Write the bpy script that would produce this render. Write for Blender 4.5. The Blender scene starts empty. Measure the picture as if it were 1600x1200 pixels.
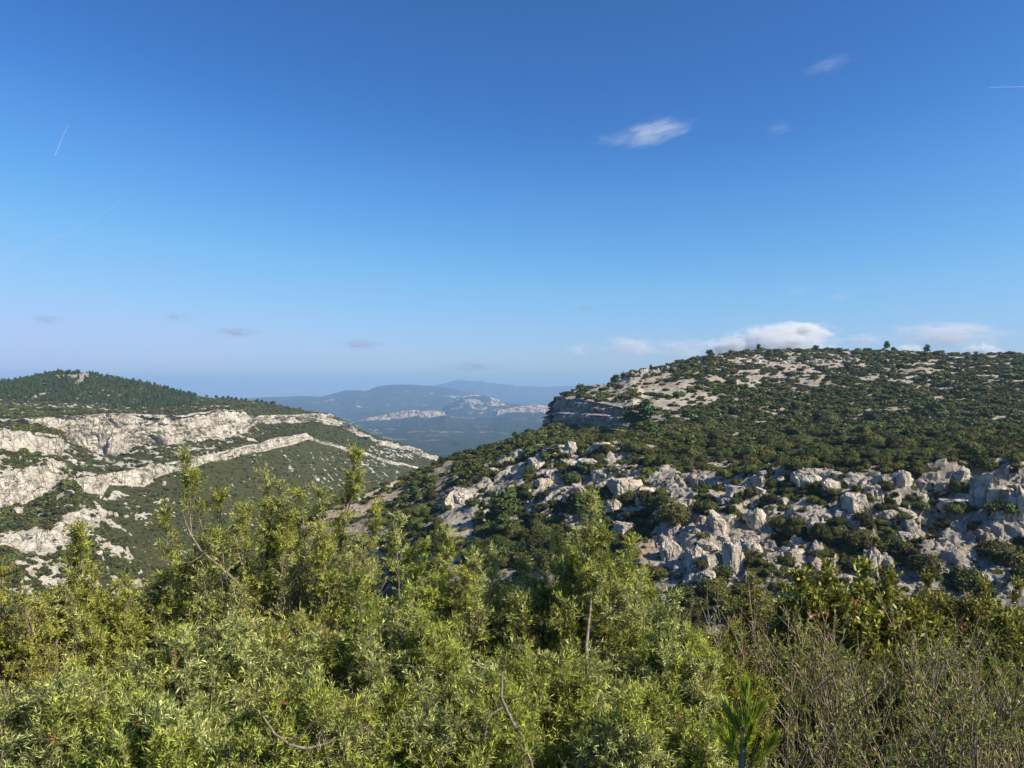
import bpy, math, random
import numpy as np
from mathutils import Vector, Euler
from mathutils.bvhtree import BVHTree

SC = bpy.context.scene
COL = SC.collection
RNG = np.random.default_rng(7)

# ------------------------------------------------------------ camera, sky, sun, exposure
cam_d = bpy.data.cameras.new('camera')
cam = bpy.data.objects.new('camera', cam_d)
COL.objects.link(cam)
cam.location = (0, 0, 0)
cam.rotation_euler = (math.radians(90), 0, 0)
cam_d.sensor_width = 36.0
cam_d.lens = 36.0 * 1200.0 / 1600.0
cam_d.clip_start = 0.05
cam_d.clip_end = 120000
SC.camera = cam

SUN_AZ = math.radians(113)      # clockwise from the view direction (+Y)
SUN_EL = math.radians(36)
world = bpy.data.worlds.new('World')
SC.world = world
world.use_nodes = True
wn = world.node_tree
wn.nodes.clear()
w_out = wn.nodes.new('ShaderNodeOutputWorld')
w_bg = wn.nodes.new('ShaderNodeBackground')
w_sky = wn.nodes.new('ShaderNodeTexSky')
w_sky.sky_type = 'NISHITA'
w_sky.sun_disc = False
w_sky.sun_elevation = SUN_EL
w_sky.sun_rotation = SUN_AZ
w_sky.altitude = 250
w_sky.air_density = 1.0
w_sky.dust_density = 0.6
w_sky.ozone_density = 2.2
# grade the sky's colour as the phone's camera did: deeper, bluer zenith and a softer horizon
def w_scale(f):
    m = wn.nodes.new('ShaderNodeVectorMath'); m.operation = 'SCALE'; m.inputs['Scale'].default_value = f
    return m
EXPO = 0.60
w_in, w_sc = w_scale(0.10), w_scale(10.0 / 2 ** EXPO)
w_cv = wn.nodes.new('ShaderNodeRGBCurve')
for ch, pts in ((0, [(0, 0), (.105, .040), (.144, .058), (.184, .098), (.25, .165), (.309, .232), (.392, .315), (.46, .375), (.52, .435), (.67, .50), (1, .6)]),
                (1, [(0, 0), (.178, .148), (.238, .215), (.296, .312), (.386, .445), (.451, .525), (.527, .575), (.60, .62), (.75, .65), (1, .8)]),
                (2, [(0, 0), (.314, .445), (.397, .600), (.462, .735), (.539, .85), (.571, .88), (.74, .97), (1, 1.0)])):
    c = w_cv.mapping.curves[ch]
    c.points[0].location = pts[0]; c.points[1].location = pts[-1]
    for p_ in pts[1:-1]: c.points.new(*p_)
w_cv.mapping.update()
w_bg.inputs['Strength'].default_value = 0.10
wn.links.new(w_sky.outputs[0], w_in.inputs[0])
wn.links.new(w_in.outputs[0], w_cv.inputs['Color'])
wn.links.new(w_cv.outputs[0], w_sc.inputs[0])
wn.links.new(w_sc.outputs[0], w_bg.inputs['Color'])
wn.links.new(w_bg.outputs[0], w_out.inputs['Surface'])

sun_d = bpy.data.lights.new('sun', 'SUN')
sun_d.energy = 5.0
sun_d.angle = math.radians(0.5)
sun_d.color = (1.0, 0.92, 0.78)
sun = bpy.data.objects.new('sun', sun_d)
COL.objects.link(sun)
sdir = Vector((math.sin(SUN_AZ) * math.cos(SUN_EL), math.cos(SUN_AZ) * math.cos(SUN_EL), math.sin(SUN_EL)))
sun.rotation_euler = sdir.to_track_quat('Z', 'Y').to_euler()

SC.view_settings.view_transform = 'Standard'
SC.view_settings.look = 'None'
SC.view_settings.gamma = 1.0
SC.view_settings.exposure = EXPO
SC.cycles.max_bounces = 5
SC.cycles.diffuse_bounces = 3
SC.cycles.glossy_bounces = 1
SC.cycles.transmission_bounces = 3
SC.cycles.volume_bounces = 2
SC.cycles.transparent_max_bounces = 6
SC.cycles.caustics_reflective = False
SC.cycles.caustics_refractive = False
SC.cycles.volume_step_rate = 2.0
SC.cycles.volume_max_steps = 64
SC.cycles.use_adaptive_sampling = True

# ------------------------------------------------------------ numeric noise
def _h(ix, iy, iz, seed):
    n = (ix.astype(np.int64) * 374761393 + iy.astype(np.int64) * 668265263 + iz.astype(np.int64) * 2147483647 + seed * 974634777) & 0xFFFFFFFF
    n = ((n ^ (n >> 13)) * 1274126177) & 0xFFFFFFFF
    n = ((n ^ (n >> 16)) * 2246822519) & 0xFFFFFFFF
    n = n ^ (n >> 15)
    return n.astype(np.float64) / 4294967295.0

def vnoise(p, seed=0):
    f = np.floor(p)
    i = f.astype(np.int64)
    t = p - f
    t = t * t * t * (t * (t * 6 - 15) + 10)
    out = 0
    for a in (0, 1):
        wa = t[:, 0] if a else 1 - t[:, 0]
        for b in (0, 1):
            wb = t[:, 1] if b else 1 - t[:, 1]
            for c in (0, 1):
                wc = t[:, 2] if c else 1 - t[:, 2]
                out = out + wa * wb * wc * _h(i[:, 0] + a, i[:, 1] + b, i[:, 2] + c, seed)
    return out

def fbm(p, octs=4, seed=0, gain=0.5):
    s = 0; a = 1; tot = 0
    q = p.copy()
    for k in range(octs):
        s = s + a * vnoise(q, seed + k * 17)
        tot += a; a *= gain
        q = q * 2.03 + 11.7
    return s / tot            # 0..1, mean .5

def worley(p, seed=0, dims=3):
    """F1, F2 and a random number of the nearest cell."""
    i = np.floor(p).astype(np.int64)
    n = len(p)
    f1 = np.full(n, 9.0); f2 = np.full(n, 9.0); cid = np.zeros(n); tx = np.zeros((n, 3))
    rz = (-1, 0, 1) if dims == 3 else (0,)
    for a in (-1, 0, 1):
        for b in (-1, 0, 1):
            for c in rz:
                ix, iy, iz = i[:, 0] + a, i[:, 1] + b, i[:, 2] + c
                q = np.stack([ix + _h(ix, iy, iz, seed + 1), iy + _h(ix, iy, iz, seed + 2),
                              (iz + _h(ix, iy, iz, seed + 3)) if dims == 3 else p[:, 2]], 1)
                dv = p - q
                d = np.sqrt((dv * dv).sum(1))
                nr = d < f1
                f2 = np.where(nr, f1, np.minimum(f2, d))
                cid = np.where(nr, _h(ix, iy, iz, seed + 4), cid)
                tx = np.where(nr[:, None], dv, tx)
                f1 = np.minimum(f1, d)
    return f1, f2, cid, tx

def sstep(a, b, x):
    t = np.clip((x - a) / (b - a), 0, 1)
    return t * t * (3 - 2 * t)

def blob(px, py, cx, cy, rx, ry):
    """soft patch of ground seen about there: 1 inside, 0 outside"""
    r = np.sqrt(((px - cx) / rx) ** 2 + ((py - cy) / ry) ** 2)
    return 1 - sstep(0.6, 1.25, r)

def W(px, py, d):
    return Vector(((px - 800) / 1200.0 * d, d, -(py - 600) / 1200.0 * d))

def to_px(P):
    y = np.maximum(P[:, 1], 1e-3)
    return 800 + 1200 * P[:, 0] / y, 600 - 1200 * P[:, 2] / y

# ------------------------------------------------------------ object helpers
def tag(o, label=None, cat=None, group=None, kind=None):
    if label: o['label'] = label
    if cat: o['category'] = cat
    if group: o['group'] = group
    if kind: o['kind'] = kind
    return o

def empty(name, loc=(0, 0, 0)):
    o = bpy.data.objects.new(name, None)
    o.empty_display_size = 0.1
    COL.objects.link(o)
    o.location = loc
    return o

def mesh_np(name, V, F, attrs=None, smooth=False):
    """V (n,3); F (m,4) or (m,3) index array or list of such"""
    me = bpy.data.meshes.new(name)
    Fs = F if isinstance(F, list) else [F]
    Fs = [np.asarray(f, dtype=np.int32) for f in Fs if len(f)]
    loops = np.concatenate([f.ravel() for f in Fs])
    sizes = np.concatenate([np.full(len(f), f.shape[1], dtype=np.int32) for f in Fs])
    starts = np.concatenate([[0], np.cumsum(sizes)[:-1]]).astype(np.int32)
    me.vertices.add(len(V)); me.loops.add(len(loops)); me.polygons.add(len(sizes))
    me.vertices.foreach_set('co', np.ascontiguousarray(V, dtype=np.float32).ravel())
    me.loops.foreach_set('vertex_index', loops)
    me.polygons.foreach_set('loop_start', starts)
    me.polygons.foreach_set('loop_total', sizes)
    if smooth:
        me.polygons.foreach_set('use_smooth', np.ones(len(sizes), dtype=bool))
    for k, (dom, arr) in (attrs or {}).items():
        at = me.attributes.new(k, 'FLOAT', dom)
        at.data.foreach_set('value', np.ascontiguousarray(arr, dtype=np.float32))
    me.update(calc_edges=True)
    return me

def obj(name, me, mat=None, parent=None):
    o = bpy.data.objects.new(name, me)
    COL.objects.link(o)
    if mat is not None and len(me.materials) == 0:
        me.materials.append(mat)
    if parent is not None:
        o.parent = parent
    return o

# ------------------------------------------------------------ materials
class NT:
    def __init__(self, name):
        self.m = bpy.data.materials.new(name)
        self.m.use_nodes = True
        self.t = self.m.node_tree
        self.t.nodes.clear()
        self.out = self.t.nodes.new('ShaderNodeOutputMaterial')
    def n(self, typ, **kw):
        nd = self.t.nodes.new(typ)
        for k, v in kw.items(): setattr(nd, k, v)
        return nd
    def l(self, a, b):
        self.t.links.new(a, b)
    def val(self, x, sock):
        if isinstance(x, (int, float)): sock.default_value = x
        else: self.l(x, sock)
    def math(self, op, a, b=None, clamp=False):
        nd = self.n('ShaderNodeMath', operation=op); nd.use_clamp = clamp
        self.val(a, nd.inputs[0])
        if b is not None: self.val(b, nd.inputs[1])
        return nd.outputs[0]
    def attr(self, name):
        return self.n('ShaderNodeAttribute', attribute_name=name).outputs['Fac']
    def coord(self, kind='Object', scale=(1, 1, 1)):
        tc = self.n('ShaderNodeTexCoord')
        mp = self.n('ShaderNodeMapping')
        mp.inputs['Scale'].default_value = scale
        self.l(tc.outputs[kind], mp.inputs['Vector'])
        return mp.outputs[0]
    def noise(self, vec, scale, detail=4, rough=0.55, dist=0.0):
        nd = self.n('ShaderNodeTexNoise')
        nd.inputs['Scale'].default_value = scale
        nd.inputs['Detail'].default_value = detail
        nd.inputs['Roughness'].default_value = rough
        nd.inputs['Distortion'].default_value = dist
        self.l(vec, nd.inputs['Vector'])
        return nd.outputs['Fac']
    def voro(self, vec, scale, feature='F1'):
        nd = self.n('ShaderNodeTexVoronoi', feature=feature)
        nd.inputs['Scale'].default_value = scale
        self.l(vec, nd.inputs['Vector'])
        return nd
    def ramp(self, fac, stops):
        nd = self.n('ShaderNodeValToRGB')
        cr = nd.color_ramp
        while len(cr.elements) < len(stops): cr.elements.new(0.5)
        for e, (p, c) in zip(cr.elements, stops):
            e.position = p
            e.color = (c, c, c, 1) if isinstance(c, (int, float)) else (*c, 1)
        self.l(fac, nd.inputs[0])
        return nd.outputs[0]
    def mix(self, fac, a, b, blend='MIX'):
        nd = self.n('ShaderNodeMix', data_type='RGBA', blend_type=blend)
        self.val(fac, nd.inputs[0])
        for s, x in ((nd.inputs[6], a), (nd.inputs[7], b)):
            if isinstance(x, tuple): s.default_value = (*x, 1)
            else: self.l(x, s)
        return nd.outputs[2]
    def bump(self, h, dist, strength=1.0, prev=None):
        nd = self.n('ShaderNodeBump')
        nd.inputs['Distance'].default_value = dist
        nd.inputs['Strength'].default_value = strength
        self.l(h, nd.inputs['Height'])
        if prev is not None: self.l(prev, nd.inputs['Normal'])
        return nd.outputs[0]
    def principled(self, col, rough=0.9, spec=0.15, normal=None):
        b = self.n('ShaderNodeBsdfPrincipled')
        if isinstance(col, tuple): b.inputs['Base Color'].default_value = (*col, 1)
        else: self.l(col, b.inputs['Base Color'])
        b.inputs['Roughness'].default_value = rough
        b.inputs['Specular IOR Level'].default_value = spec
        if normal is not None: self.l(normal, b.inputs['Normal'])
        return b

def rock_colour(k, vec, warm=0.0, s=1.0, dim=1.0):
    """limestone: pale grey with cream and orange stains, dark lichen and cracks"""
    n1 = k.noise(vec, 0.12 * s, 5, 0.6)
    n2 = k.noise(vec, 0.9 * s, 6, 0.65, 0.4)
    base = k.ramp(n1, [(0.3, (0.34 + warm * .14, 0.31 + warm * .11, 0.27 + warm * .06)), (0.5, (0.46 + warm * .16, 0.42 + warm * .14, 0.365 + warm * .09)), (0.72, (0.58 + warm * .12, 0.53 + warm * .10, 0.46 + warm * .07))])
    base = k.mix(k.ramp(n2, [(0.30, 0.6), (0.45, 0.0)]), base, (0.15, 0.135, 0.11))
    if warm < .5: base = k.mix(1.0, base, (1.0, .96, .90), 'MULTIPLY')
    st = k.noise(vec, 0.07 * s, 3, 0.5)
    return k.mix(k.ramp(st, [(0.60, 0.0), (0.76, 0.25 + warm * .3)]), base, (0.52, 0.35, 0.22))

def mat_cliff(name, warm=0.0, s=1.0, far=False):
    k = NT(name)
    v = k.coord('Object')
    vs = k.coord('Object', (1, 1, 0.35))      # vertical streaks
    vh = k.coord('Object', (0.25, 0.25, 1.6))    # bedding
    col = rock_colour(k, v, warm, s)
    streak = k.noise(vs, 0.5 * s, 5, 0.62, 0.8)
    col = k.mix(k.ramp(streak, [(0.36, 0.45), (0.46, 0.0)]), col, (0.20, 0.175, 0.14))
    bed = k.noise(vh, 0.45 * s, 4, 0.6)
    col = k.mix(k.ramp(bed, [(0.34, 0.55), (0.44, 0.0)]), col, (0.15, 0.14, 0.11))
    ve = k.attr('veg')
    g = k.noise(v, 0.5 * s, 4, 0.6)
    col = k.mix(k.math('MULTIPLY', k.ramp(g, [(0.45, 0.0), (0.55, 1.0)]), ve, True), col, (0.05, 0.06, 0.028))
    vo = k.voro(vs, 0.35 * s, 'DISTANCE_TO_EDGE').outputs[0]
    cr = k.ramp(vo, [(0.0, 0.0), (0.08, 1.0)])
    vw = k.n('ShaderNodeVectorMath', operation='ADD'); nz = k.n('ShaderNodeTexNoise'); nz.inputs['Scale'].default_value = .6 * s
    k.l(vs, nz.inputs['Vector']); k.l(vs, vw.inputs[0])
    sc_ = k.n('ShaderNodeVectorMath', operation='SCALE'); sc_.inputs['Scale'].default_value = 1.6 / s; k.l(nz.outputs['Color'], sc_.inputs[0]); k.l(sc_.outputs[0], vw.inputs[1])
    vo2 = k.voro(vw.outputs[0], 0.30 * s, 'DISTANCE_TO_EDGE').outputs[0]
    col = k.mix(k.ramp(vo2, [(0.0, 0.75), (0.028, 0.0)]), col, (0.12, 0.10, 0.08))
    cr = k.math('ADD', cr, k.math('MULTIPLY', k.ramp(vo2, [(0.0, 0.0), (0.05, 1.0)]), 3.0))
    h = k.math('ADD', k.math('MULTIPLY', streak, 1.5), k.math('ADD', k.math('MULTIPLY', bed, 1.2), k.math('MULTIPLY', cr, 0.15)))
    nm = k.bump(h, 1.6 / s, 0.8)
    nm = k.bump(k.noise(v, 2.5 * s, 6, 0.7), 0.4 / s, 0.7, nm)
    if s < .1: col = k.mix(1.0, col, (.92, .78, .68), 'MULTIPLY')
    b = k.principled(col, 0.95, 0.1, nm)
    k.l(b.outputs[0], k.out.inputs[0])
    return k.m

def mat_hill(name, warm=0.0, veg_col=((0.030, 0.038, 0.016), (0.075, 0.085, 0.038)), soil=(0.33, 0.26, 0.19), s=1.0):
    k = NT(name)
    v = k.coord('Object')
    rock = rock_colour(k, v, warm, s)
    chip = k.voro(v, 2.2 * s).outputs['Color']
    chipv = k.n('ShaderNodeSeparateColor'); k.l(chip, chipv.inputs[0])
    rock = k.mix(k.math('MULTIPLY', chipv.outputs[0], 0.35), rock, (0.16, 0.15, 0.13))
    ns = k.noise(v, 1.3 * s, 5, 0.65)
    soilc = k.mix(k.ramp(ns, [(0.35, 0.0), (0.65, 1.0)]), tuple(c * 0.62 for c in soil), soil)
    soilc = k.mix(k.ramp(k.noise(v, 3.1 * s, 3, 0.6), [(0.56, 0.0), (0.62, 0.9)]), soilc, (0.42, 0.39, 0.35))
    gr = k.mix(k.ramp(k.noise(v, 0.8 * s, 5, 0.7), [(0.3, 0.0), (0.7, 1.0)]), veg_col[0], veg_col[1])
    fine = k.noise(v, 0.45 * s, 6, 0.7)
    rk = k.math('ADD', k.attr('rock'), k.math('MULTIPLY', k.math('SUBTRACT', fine, 0.5), 1.6))
    col = k.mix(k.ramp(rk, [(0.42, 0.0), (0.56, 1.0)]), soilc, rock)
    fine2 = k.noise(v, 0.7 * s, 6, 0.75)
    vg = k.math('ADD', k.attr('veg'), k.math('MULTIPLY', k.math('SUBTRACT', fine2, 0.5), 1.5))
    col = k.mix(k.ramp(vg, [(0.43, 0.0), (0.55, 1.0)]), col, gr)
    nm = k.bump(k.noise(v, 1.1 * s, 6, 0.72), 0.8 / s, 0.9)
    nm = k.bump(k.noise(v, 5.0 * s, 4, 0.7), 0.15 / s, 0.7, nm)
    b = k.principled(col, 0.95, 0.08, nm)
    k.l(b.outputs[0], k.out.inputs[0])
    return k.m

def mat_leaf(name, dark, light, rnd=0.35, transl=0.0, rough=0.6, spec=0.3, hue=0.03, dry=None):
    """leaves: 'tint' runs from one leaf colour to the other; each plant differs a little"""
    k = NT(name)
    oi = k.n('ShaderNodeObjectInfo')
    t = k.attr('tint')
    col = k.mix(t, dark, light)
    if dry is not None:
        col = k.mix(k.ramp(t, [(0.965, 0.0), (0.975, 1.0)]), col, dry)
    hs = k.n('ShaderNodeHueSaturation')
    k.l(col, hs.inputs['Color'])
    k.l(k.math('ADD', 0.5 - hue, k.math('MULTIPLY', oi.outputs['Random'], 2 * hue)), hs.inputs['Hue'])
    r2 = k.math('FRACT', k.math('MULTIPLY', oi.outputs['Random'], 7.31))
    k.l(k.math('ADD', 1 - rnd, k.math('MULTIPLY', r2, 2 * rnd)), hs.inputs['Value'])
    b = k.principled(hs.outputs[0], rough, spec)
    if transl > 0:
        tr = k.n('ShaderNodeBsdfTranslucent')
        k.l(hs.outputs[0], tr.inputs['Color'])
        ms = k.n('ShaderNodeMixShader')
        ms.inputs[0].default_value = transl
        k.l(b.outputs[0], ms.inputs[1]); k.l(tr.outputs[0], ms.inputs[2])
        k.l(ms.outputs[0], k.out.inputs[0])
    else:
        k.l(b.outputs[0], k.out.inputs[0])
    return k.m

def mat_bark(name, c1, c2, scale=30.0):
    k = NT(name)
    v = k.coord('Object', (1, 1, 0.3))
    n = k.noise(v, scale, 5, 0.7)
    b = k.principled(k.mix(k.ramp(n, [(0.35, 0.0), (0.65, 1.0)]), c1, c2), 0.9, 0.1, k.bump(n, 0.01, 0.8))
    k.l(b.outputs[0], k.out.inputs[0])
    return k.m

M_cliff = mat_cliff('limestone_cliff', 0.95, 0.55)
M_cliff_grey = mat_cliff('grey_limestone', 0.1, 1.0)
M_far_cliff = mat_cliff('far_limestone', 1.2, 0.06)
M_hill_left = mat_hill('left_hillside', 0.6, ((0.038, 0.040, 0.012), (0.080, 0.080, 0.026)), (0.36, 0.27, 0.19), 0.5)
M_hill_right = mat_hill('right_hillside', 0.22, ((0.036, 0.040, 0.012), (0.090, 0.092, 0.030)), (0.42, 0.32, 0.215))
M_far = mat_hill('far_hills', 0.3, ((0.022, 0.036, 0.020), (0.055, 0.075, 0.035)), (0.22, 0.2, 0.12), 0.025)
M_boulder = mat_cliff('boulder_limestone', 0.22, 3.6)
M_maquis = mat_leaf('maquis_leaves', (0.042, 0.048, 0.011), (0.150, 0.155, 0.038), 0.5, 0.0, 0.7, 0.12, 0.04)
M_pine_far = mat_leaf('pine_needles_far', (0.030, 0.050, 0.009), (0.095, 0.130, 0.026), 0.25, 0.0, 0.7, 0.2, 0.02)
M_pine_light = mat_leaf('light_pine_needles', (0.045, 0.070, 0.018), (0.115, 0.160, 0.045), 0.15, 0.0, 0.7, 0.2, 0.02)
M_bark_far = mat_bark('tree_bark', (0.05, 0.04, 0.03), (0.12, 0.10, 0.08), 6)

# ------------------------------------------------------------ terrain by lofting ridge and cliff lines
def loft(lines, segs, cols):
    """lines: far to near, each [(u, px, py, d), ...]; returns the grid of points (rows, cols, 3) and row parameter"""
    L = []
    for ln in lines:
        a = np.array([(q if len(q) == 4 else (q[0], q[0], q[1], q[2])) for q in ln], dtype=float)
        px = np.interp(cols, a[:, 0], a[:, 1]) if len(ln[0]) == 4 else cols.copy()
        py = np.interp(cols, a[:, 0], a[:, 2])
        d = np.interp(cols, a[:, 0], a[:, 3])
        L.append(np.stack([(px - 800) / 1200 * d, d, -(py - 600) / 1200 * d], 1))
    rows = []; par = []
    for i, n in enumerate(segs):
        for r in range(n):
            t = r / n
            rows.append(L[i] * (1 - t) + L[i + 1] * t); par.append(i + t)
    rows.append(L[-1]); par.append(len(segs))
    return np.array(rows), np.array(par)

def grid_normals(G):
    du = np.gradient(G, axis=1); dv = np.gradient(G, axis=0)
    n = np.cross(dv, du)
    n /= np.maximum(np.linalg.norm(n, axis=2, keepdims=True), 1e-9)
    flip = np.sign(n[..., 2:3] + 1e-6)
    return n * np.where(flip == 0, 1, flip)

def grid_faces(nr, nc, r0=0, r1=None):
    r1 = nr if r1 is None else r1
    R, C = np.meshgrid(np.arange(r0, r1 - 1), np.arange(nc - 1), indexing='ij')
    a = R * nc + C
    return np.stack([a, a + nc, a + nc + 1, a + 1], -1).reshape(-1, 4)

def px_cols(lo, hi, step, wide=None):
    return np.arange(lo, hi + step, step, dtype=float)

TERR = []           # (V, F, attrs) for scattering

def cliff_disp(V, N, mask, cell=7.0, amp=1.8, seed=3):
    """broken rock: vertical ribs, ledges and cracks"""
    idx = np.where(mask > 0.02)[0]
    if not len(idx): return
    p = V[idx]
    w = (np.stack([fbm(p / cell, 3, seed + 50), fbm(p / cell, 3, seed + 60), fbm(p / cell, 3, seed + 70)], 1) - .5) * 1.1
    q = p / cell
    q = q + w; q[:, 2] *= 0.6
    f1, f2, cid, _ = worley(q, seed)
    q2 = p / (cell * 0.38) + w * 1.5
    g1, g2, cid2, _ = worley(q2, seed + 9)
    big = fbm(p / (cell * 3.5), 3, seed + 5) - .5
    d = (cid - .5) * 1.0 + (cid2 - .5) * 0.42 + big * 3.2 - 0.5 * (1 - sstep(0, .13, f2 - f1)) - 0.16 * (1 - sstep(0, .12, g2 - g1))
    d += (fbm(p / 1.2, 3, seed + 8) - .5) * 0.25
    nn = N[idx].copy()
    V[idx] += nn * (d * amp * mask[idx])[:, None]

# ---- left side of the valley
xs = px_cols(-560, 760, 1.45)
SKY_L = [(-560, 640, 900), (-300, 612, 900), (-100, 601, 880), (0, 598, 880), (40, 593, 890), (70, 586, 900), (95, 583, 900), (130, 583, 900), (160, 588, 890), (200, 595, 880),
         (250, 606, 880), (300, 617, 900), (350, 624, 930), (400, 628, 960), (450, 637, 980), (480, 643, 990), (515, 648, 1000), (550, 662, 1030), (557, 669, 1040), (590, 684, 1080), (640, 696, 1120), (662, 707, 1140), (690, 716, 1170), (760, 740, 1200)]
PLAT = [(-560, 650, 700), (0, 626, 700), (100, 634, 700), (200, 644, 710), (280, 641, 730), (320, 636, 760), (360, 635, 800), (400, 640, 840), (450, 644, 890), (500, 650, 950), (515, 650, 970), (557, 671, 1010), (590, 686, 1050), (640, 697, 1095), (662, 708, 1120), (690, 717, 1150), (760, 741, 1180)]
U_T = [(-560, 690, 500), (-100, 662, 500), (0, 658, 500), (45, 654, 500), (100, 652, 520), (160, 646, 540), (180, 644, 545), (230, 649, 570), (300, 648, 600), (340, 643, 630), (358, 641, 645), (380, 640, 655), (386, 648, 665), (396, 655, 690), (404, 651, 730), (440, 649, 800), (500, 646, 880), (514, 648, 900), (520, 655, 915), (528, 658, 925), (540, 660, 935), (552, 665, 950), (558, 671, 960), (575, 680, 1000), (592, 689, 1030), (640, 699, 1075), (662, 709, 1100), (690, 718, 1130), (760, 742, 1160)]
U_B = [(-560, 700, 495), (-100, 665, 495), (0, 664, 495), (45, 660, 496), (90, 672, 512), (118, 692, 518), (150, 706, 524), (180, 710, 526), (206, 704, 540), (216, 694, 560), (250, 697, 578), (300, 692, 594), (340, 685, 620), (370, 677, 640), (390, 672, 655), (400, 664, 695), (412, 662, 745), (440, 661, 790), (500, 659, 872), (514, 663, 892), (520, 664, 905), (528, 666, 915), (545, 672, 940), (557, 679, 952), (575, 686, 990), (592, 695, 1015), (640, 704, 1060), (662, 713, 1090), (690, 720, 1115), (760, 744, 1150)]
M_T = [(-560, 800, 420), (0, 790, 420), (60, 768, 430), (100, 752, 450), (150, 742, 470), (200, 735, 490), (240, 727, 512), (285, 722, 530), (320, 714, 552), (355, 706, 580), (400, 695, 625), (436, 683, 668), (478, 680, 712), (490, 686, 740), (520, 692, 790), (600, 718, 900), (690, 742, 1050), (760, 760, 1100)]
M_B = [(-560, 805, 418.5), (0, 794, 419.5), (60, 771, 429.5), (105, 777, 445.5), (120, 777, 451.5), (135, 768, 458.5), (162, 769, 466.5), (172, 753, 478.5), (225, 757, 494.5), (245, 745, 510.5), (285, 735, 528.5), (320, 725, 549.5), (355, 719, 577.5), (400, 708, 621.5), (440, 696, 665.5), (479, 688, 708.5), (490, 689, 738), (520, 695, 787), (600, 721, 896), (690, 744, 1045), (760, 763, 1096)]
V_L = [(-560, 1050, 330), (0, 1000, 340), (200, 930, 390), (400, 880, 470), (560, 830, 600), (690, 790, 800), (760, 790, 850)]
V_L2 = [(-560, 1300, 240), (0, 1210, 250), (200, 1100, 300), (400, 1000, 380), (560, 900, 520), (690, 830, 700), (760, 820, 750)]
BACK_L = [(u, 640 if u < 300 else 700 + (u - 300) * .15, 1350) for u, _, _ in SKY_L]
lines = [BACK_L, SKY_L, PLAT, U_T, U_B, M_T, M_B, V_L, V_L2]
segs = [10, 70, 60, 46, 60, 22, 190, 40]
GL, parL = loft(lines, segs, xs)
nrL, ncL = GL.shape[:2]
# relief of the slopes, as far as they run
VL = GL.reshape(-1, 3).copy(); NL = grid_normals(GL).reshape(-1, 3)
pL = np.repeat(parL, ncL); uL = np.tile(xs, nrL)
cl_h = np.linalg.norm(GL[sum(segs[:3])] - GL[sum(segs[:4])], axis=1)
isU = ((pL >= 3) & (pL <= 4)).astype(float)
isM = ((pL >= 5) & (pL <= 6)).astype(float)
def feather(p, a, b, w=0.05, w2=None):
    w2 = w if w2 is None else w2
    return sstep(a - w, a + w * 0.2, p) * (1 - sstep(b - w2 * 0.2, b + w2, p))
hU = np.tile(np.clip(cl_h / 8.0, 0, 1), nrL)
cl_hM = np.linalg.norm(GL[sum(segs[:5])] - GL[sum(segs[:6])], axis=1)
hM = np.tile(np.clip(cl_hM / 5.0, 0, 1), nrL)
mU = feather(pL, 3, 4, 0.10, 0.08) * hU
mM = feather(pL, 5, 6, 0.10, 0.018) * hM
slope = (1 - np.maximum(mU, mM))
PXL, PYL = to_px(VL)
edge = sstep(0.2, 1.2, pL)
VL[:, 2] += ((fbm(VL / 60, 4, 1) - .5) * 9 + (fbm(VL / 9, 3, 2) - .5) * 2.2) * slope * edge * np.where((pL < 1.5), 0.5, 1)
def buttress(V, N, t, m, u, wave, amp, seed):
    a = fbm(np.stack([u / wave, np.zeros(len(u)), np.zeros(len(u))], 1), 3, seed)
    a = np.clip(1 - np.abs(a * 2 - 1) * 5.0, -.8, 1)
    n = N * np.array([1, 1, 0]); n = n / np.maximum(np.linalg.norm(n, axis=1, keepdims=True), 1e-6)
    V += n * (a * amp * (np.clip(t, 0, 1) ** 1.3 - .25) * m)[:, None]
buttress(VL, NL, pL - 3, mU, uL, 34.0, 15.0, 5)
cliff_disp(VL, NL * np.array([1, 1, .4]), mU, 12.0, 4.2, 3)
cliff_disp(VL, NL * np.array([1, 1, .4]), mM, 7.0, 2.6, 23)

def patch(V, scale=9.0, seed=40):
    a = .62 * fbm(V / scale, 4, seed) + .38 * fbm(V / (scale * .3), 3, seed + 4)
    a = .5 + (a - .5) * 1.15
    return np.clip((a - .5) * 2.6 + .5, 0, 1)
def dens_left(px, py, par):
    knoll = (par < 2)
    d = np.where(par < 1.95, 0.96, 0.80)                       # knoll forest, plateau
    d = np.where((par > 1.95) & (par < 3), 0.72, d)
    d = np.where((par >= 4) & (par < 5), 0.66 + .4 * sstep(380, 470, px), d)              # ledges between the cliffs
    d = np.where(par >= 6, 1.0, d)
    d = d - 0.40 * blob(px, py, 620, 705, 60, 16) - 0.3 * blob(px, py, 60, 880, 130, 90) - 0.5 * blob(px, py, 130, 812, 50, 22) - 0.10 * blob(px, py, 560, 740, 60, 50)
    d = d - 0.22 * blob(px, py, 180, 790, 90, 30)
    return d
paL = patch(VL, 7.0, 41)
dL = dens_left(PXL, PYL, pL)
track = np.exp(-((PYL - (588 + np.maximum(0, PXL - 125) * 0 + 0)) / 1.8) ** 2) * ((PXL > 88) & (PXL < 140) & (pL < 2)) * 1.3
track = np.maximum(track, np.exp(-((PXL - (131 - (PYL - 588) * 0.9)) / 4.5) ** 2) * ((PYL > 583) & (PYL < 600) & (pL < 2)))
track = np.maximum(track, 0.7 * np.exp(-((PYL - (622 - (PXL - 55) * 0.35)) / 1.8) ** 2) * ((PXL > 50) & (PXL < 85) & (pL < 2)))
vegL = sstep(-0.10, 0.12, dL - paL) * (1 - np.clip(mU * 1.2, 0, 1) * 0.9) * (1 - np.clip(mM * 1.2, 0, 1) * .9) * (1 - np.clip(track * 1.5, 0, 1))
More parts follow.
